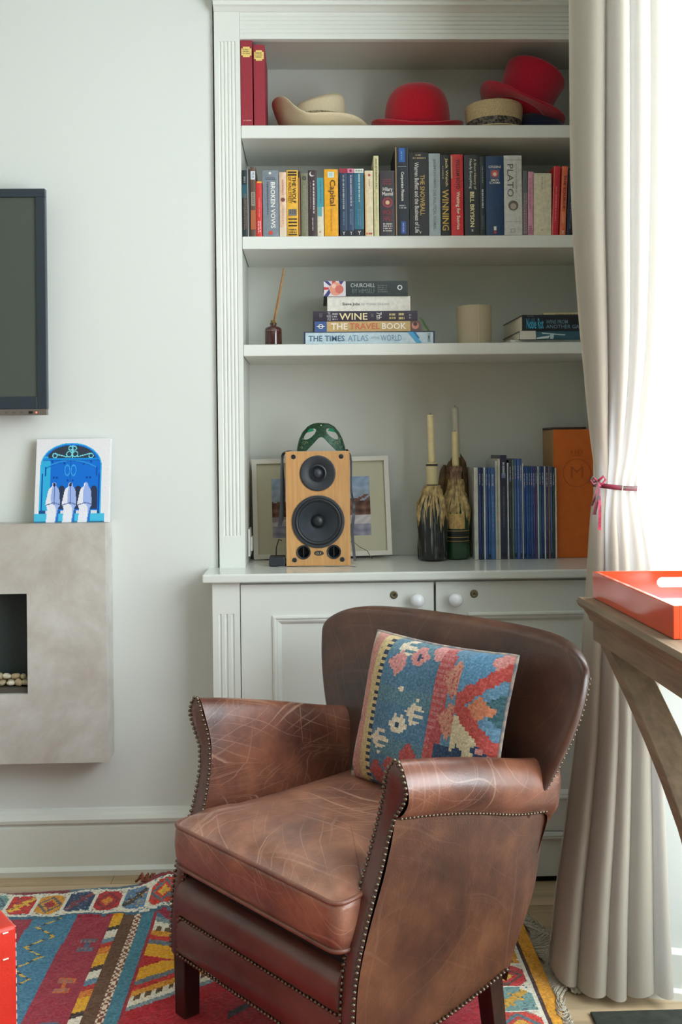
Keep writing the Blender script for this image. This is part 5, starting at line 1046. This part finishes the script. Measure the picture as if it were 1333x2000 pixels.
# ================================================================== CURTAIN
LIN = mat('linen_curtain', (202, 193, 175), .9, var=.06, scale=260, stretch=(1, 1, 6), bump=.25, bscale=500, translucent=.37, tc_=(240, 241, 246))
LX = [(0, .540), (.21, .566), (.388, .594), (.625, .624), (.947, .640), (1.10, .646), (1.17, .656), (1.28, .649), (1.46, .643), (1.58, .638), (1.76, .630), (1.94, .627), (2.68, .631)]
RX = [(0, .796), (.38, .784), (.62, .776), (.97, .770), (1.10, .758), (1.167, .752), (1.243, .784), (1.40, .822), (1.58, .846), (1.94, .868), (2.68, .872)]
AMP = [(0, .050), (.6, .036), (1.0, .020), (1.17, .008), (1.35, .022), (1.7, .034), (2.7, .036)]
def cur(u, v):
    z = .012+v*2.66; a, b = spl(z, LX), spl(z, RX); am = spl(z, AMP)
    s = u+.018*math.sin(u*13+z*.6); ph = 2*PI*5.2*s+.5*math.sin(z*1.1+u*4)
    fo = math.sin(ph); fo = math.copysign(abs(fo)**.75, fo)
    c = u*2-1; rnd = spl(z, [(0, .10), (.7, .09), (1.17, .045), (1.6, .10), (2.7, .12)])
    low = max(0., min(1., (1.20-z)/.35)); y = 2.25 + (rnd*(.62*(1-low)*c**1.5) - .050*low*c if c > 0 else rnd*.9*c*c) + am*fo*(1-.25*abs(c) if c < 0 else 1-(.25+.40*low)*c) - .012*(z < .4)*(.4-z)
    x = a+(b-a)*u + .35*am*math.cos(ph)*(1-abs(c)**4)
    zz = z if v > .02 else z+.012*math.sin(u*9+1)**2+.018*max(0, c)
    return (x, y, zz)
ct = thing('curtain', 'floor length beige linen curtain tied back beside the window', 'curtain', (.7, 2.3, 0))
cc = obj('drape', grid(cur, 150, 120), LIN, ct, smooth=True, world=True)
def backlight_block(u, v): x, y, z = cur(.01+.40*u, v); return (x+.004, y+.012+.03*u, max(z, .05))  # unseen sheet added behind the drape to block window light on its left
obj('backlight_block', grid(backlight_block, 60, 60), mat('backlight_block_cloth', (190, 182, 166), .9), ct, smooth=True, world=True)
obj('heading_track', box(.59, .88, 2.25, 2.36, 2.672, 2.70), WHITE, ct, world=True)
tb = thing('tie_back', 'dark red and green ribbon tied round the curtain', 'tie-back', (.7, 2.3, 1.16))
TB = mat('tartan_ribbon', (130, 28, 56), .6, c2=(44, 62, 52), scale=70)
loop = []
for k in range(40):
    a = 2*PI*k/40; loop.append((.705+.0535*math.cos(a)-.0, 2.300+.052*math.sin(a)-.006, 1.163-.004*math.cos(a)*1.2+.004*math.sin(a)))
V, F = [], []
for (x, y, z) in loop: V += [(x, y, z-.0055), (x, y, z+.0055)]
for k in range(40): k2 = (k+1) % 40; F.append((2*k, 2*k2, 2*k2+1, 2*k+1))
bnd = obj('band', (V, F), TB, tb, smooth=True, world=True); sm = bnd.modifiers.new('solid', 'SOLIDIFY'); sm.thickness = .003
kx, ky, kz = .651, 2.262, 1.172
obj('knot', xf(lathe(dome(.010, .010, 6, 2)+[], 12), lambda p: (kx+p[0], ky-.004+p[1]*.8, kz+p[2]*1.4-.010)), TB, tb, smooth=True, world=True)
PNKR = mat('pink_ribbon', (206, 60, 96), .5, c2=(96, 30, 50), scale=80)
for i, (dx, dz, w) in enumerate(((-.008, -.070, .008), (.004, -.105, .007), (-.014, -.050, .006))):
    obj('tail', grid(lambda u, v: (kx+dx*u+(v-.5)*w, ky-.010-.006*math.sin(u*4), kz-.004+dz*u), 8, 2), PNKR if i == 1 else TB, tb, smooth=True, world=True)
for s in (-1, 1): obj('bow', tube([(kx, ky-.006, kz+.002), (kx+s*.012, ky-.012, kz+.014), (kx+s*.018, ky-.010, kz+.006), (kx+s*.010, ky-.008, kz-.004), (kx, ky-.006, kz)], .0028, 7), PNKR if s > 0 else TB, tb, smooth=True, world=True)
# ================================================================== CONSOLE TABLE + TRAY
tbx = thing('console_table', 'weathered wooden console table with curved legs at the right edge', 'table', (.78, 1.40, 0)); TBW = dict(parent=tbx, world=True)
OAKT = mat('weathered_oak', (142, 122, 98), .6, c2=(118, 100, 80), scale=9, stretch=(8, .8, 8), bump=.25, bscale=80)
TZ, TY0, TY1, TXA, TXB = .935, .70, 2.096, .562, 1.02
pts = []
prof = [(0, 0), (-.004, -.010), (-.0, -.018), (.008, -.024), (.014, -.034), (.018, -.046)]
V, F = [], []
for ins, dz in prof: V += [(TXA+ins, TY0+ins, TZ+dz), (TXB-ins, TY0+ins, TZ+dz), (TXB-ins, TY1-ins, TZ+dz), (TXA+ins, TY1-ins, TZ+dz)]
for i in range(len(prof)-1):
    for k in range(4): k2 = (k+1) % 4; F.append((i*4+k, i*4+k2, (i+1)*4+k2, (i+1)*4+k))
F += [(0, 1, 2, 3), tuple(reversed([(len(prof)-1)*4+k for k in range(4)]))]
obj('table_top', (V, F), OAKT, **TBW)
obj('apron', join(box(TXA+.022, TXA+.050, TY0+.03, TY1-.03, TZ-.085, TZ-.046), box(TXB-.05, TXB-.022, TY0+.03, TY1-.03, TZ-.085, TZ-.046), box(TXA+.05, TXB-.05, TY0+.03, TY0+.055, TZ-.085, TZ-.046), box(TXA+.05, TXB-.05, TY1-.055, TY1-.03, TZ-.085, TZ-.046)), OAKT, **TBW)
lp = [(2.045, .888), (1.99, .862), (1.944, .840), (1.85, .800), (1.752, .752), (1.664, .703), (1.588, .652), (1.52, .590), (1.465, .515), (1.435, .43), (1.43, .34), (1.45, .24), (1.50, .14), (1.575, .06), (1.66, .002)]
for sx in (TXA+.055, TXB-.055):
    for sg in (1, -1): obj('curved_leg', bar([(sx, y if sg > 0 else 2.80-y, z) for y, z in lp], .058, [.030 if sg > 0 else -.030]*len(lp)), OAKT, bevel=.002, **TBW)
obj('stretcher', box(TXA+.085, TXB-.085, 1.385, 1.415, .36, .42), OAKT, **TBW)
ty = thing('serving_tray', 'glossy orange red lacquer tray with handle slots on the console table', 'tray', (.79, 1.85, TZ+.0008)); TYW = dict(parent=ty, world=True)
LAC = mat('orange_lacquer', (226, 74, 30), .10, coat=.6)
X0, X1, Y0_, Y1_, Z0, Z1, w = .588, 1.0, 1.612, 2.082, TZ+.0008, TZ+.056, .010
obj('tray_base', box(X0+w, X1-w, Y0_+w, Y1_-w, Z0, Z0+.008), mat('crimson_lacquer', (196, 22, 52), .10, coat=.6), **TYW)
for xa, xb in ((X0, X0+w), (X1-w, X1)): obj('tray_side', box(xa, xb, Y0_, Y1_, Z0, Z1), LAC, bevel=.0012, **TYW)
def slot_wall(y0, y1):
    cx, cz, hl, r = (X0+X1)/2, Z0+.031, .062, .0105
    bm = bmesh.new()
    out = [(X0+w, Z0), (X1-w, Z0), (X1-w, Z1), (X0+w, Z1)]
    inn = [(cx-hl+r*math.cos(a), cz+r*math.sin(a)) for a in np.linspace(PI/2, 3*PI/2, 9)]+[(cx+hl+r*math.cos(a), cz+r*math.sin(a)) for a in np.linspace(-PI/2, PI/2, 9)]
    E_ = []
    for lp_ in (out, inn):
        vs = [bm.verts.new((x, y0, z)) for x, z in lp_]; E_ += [bm.edges.new((vs[i], vs[(i+1) % len(vs)])) for i in range(len(vs))]
    bmesh.ops.triangle_fill(bm, edges=E_, use_beauty=True)
    ex = bmesh.ops.extrude_face_region(bm, geom=bm.faces[:]); bmesh.ops.translate(bm, verts=[g for g in ex['geom'] if isinstance(g, bmesh.types.BMVert)], vec=(0, y1-y0, 0))
    bmesh.ops.recalc_face_normals(bm, faces=bm.faces)
    v = [tuple(q.co) for q in bm.verts]; bm.verts.index_update(); f = [tuple(q.index for q in fc.verts) for fc in bm.faces]; bm.free(); return v, f
for a, b in ((Y0_, Y0_+w), (Y1_-w, Y1_)): obj('tray_side', slot_wall(a, b), LAC, **TYW)
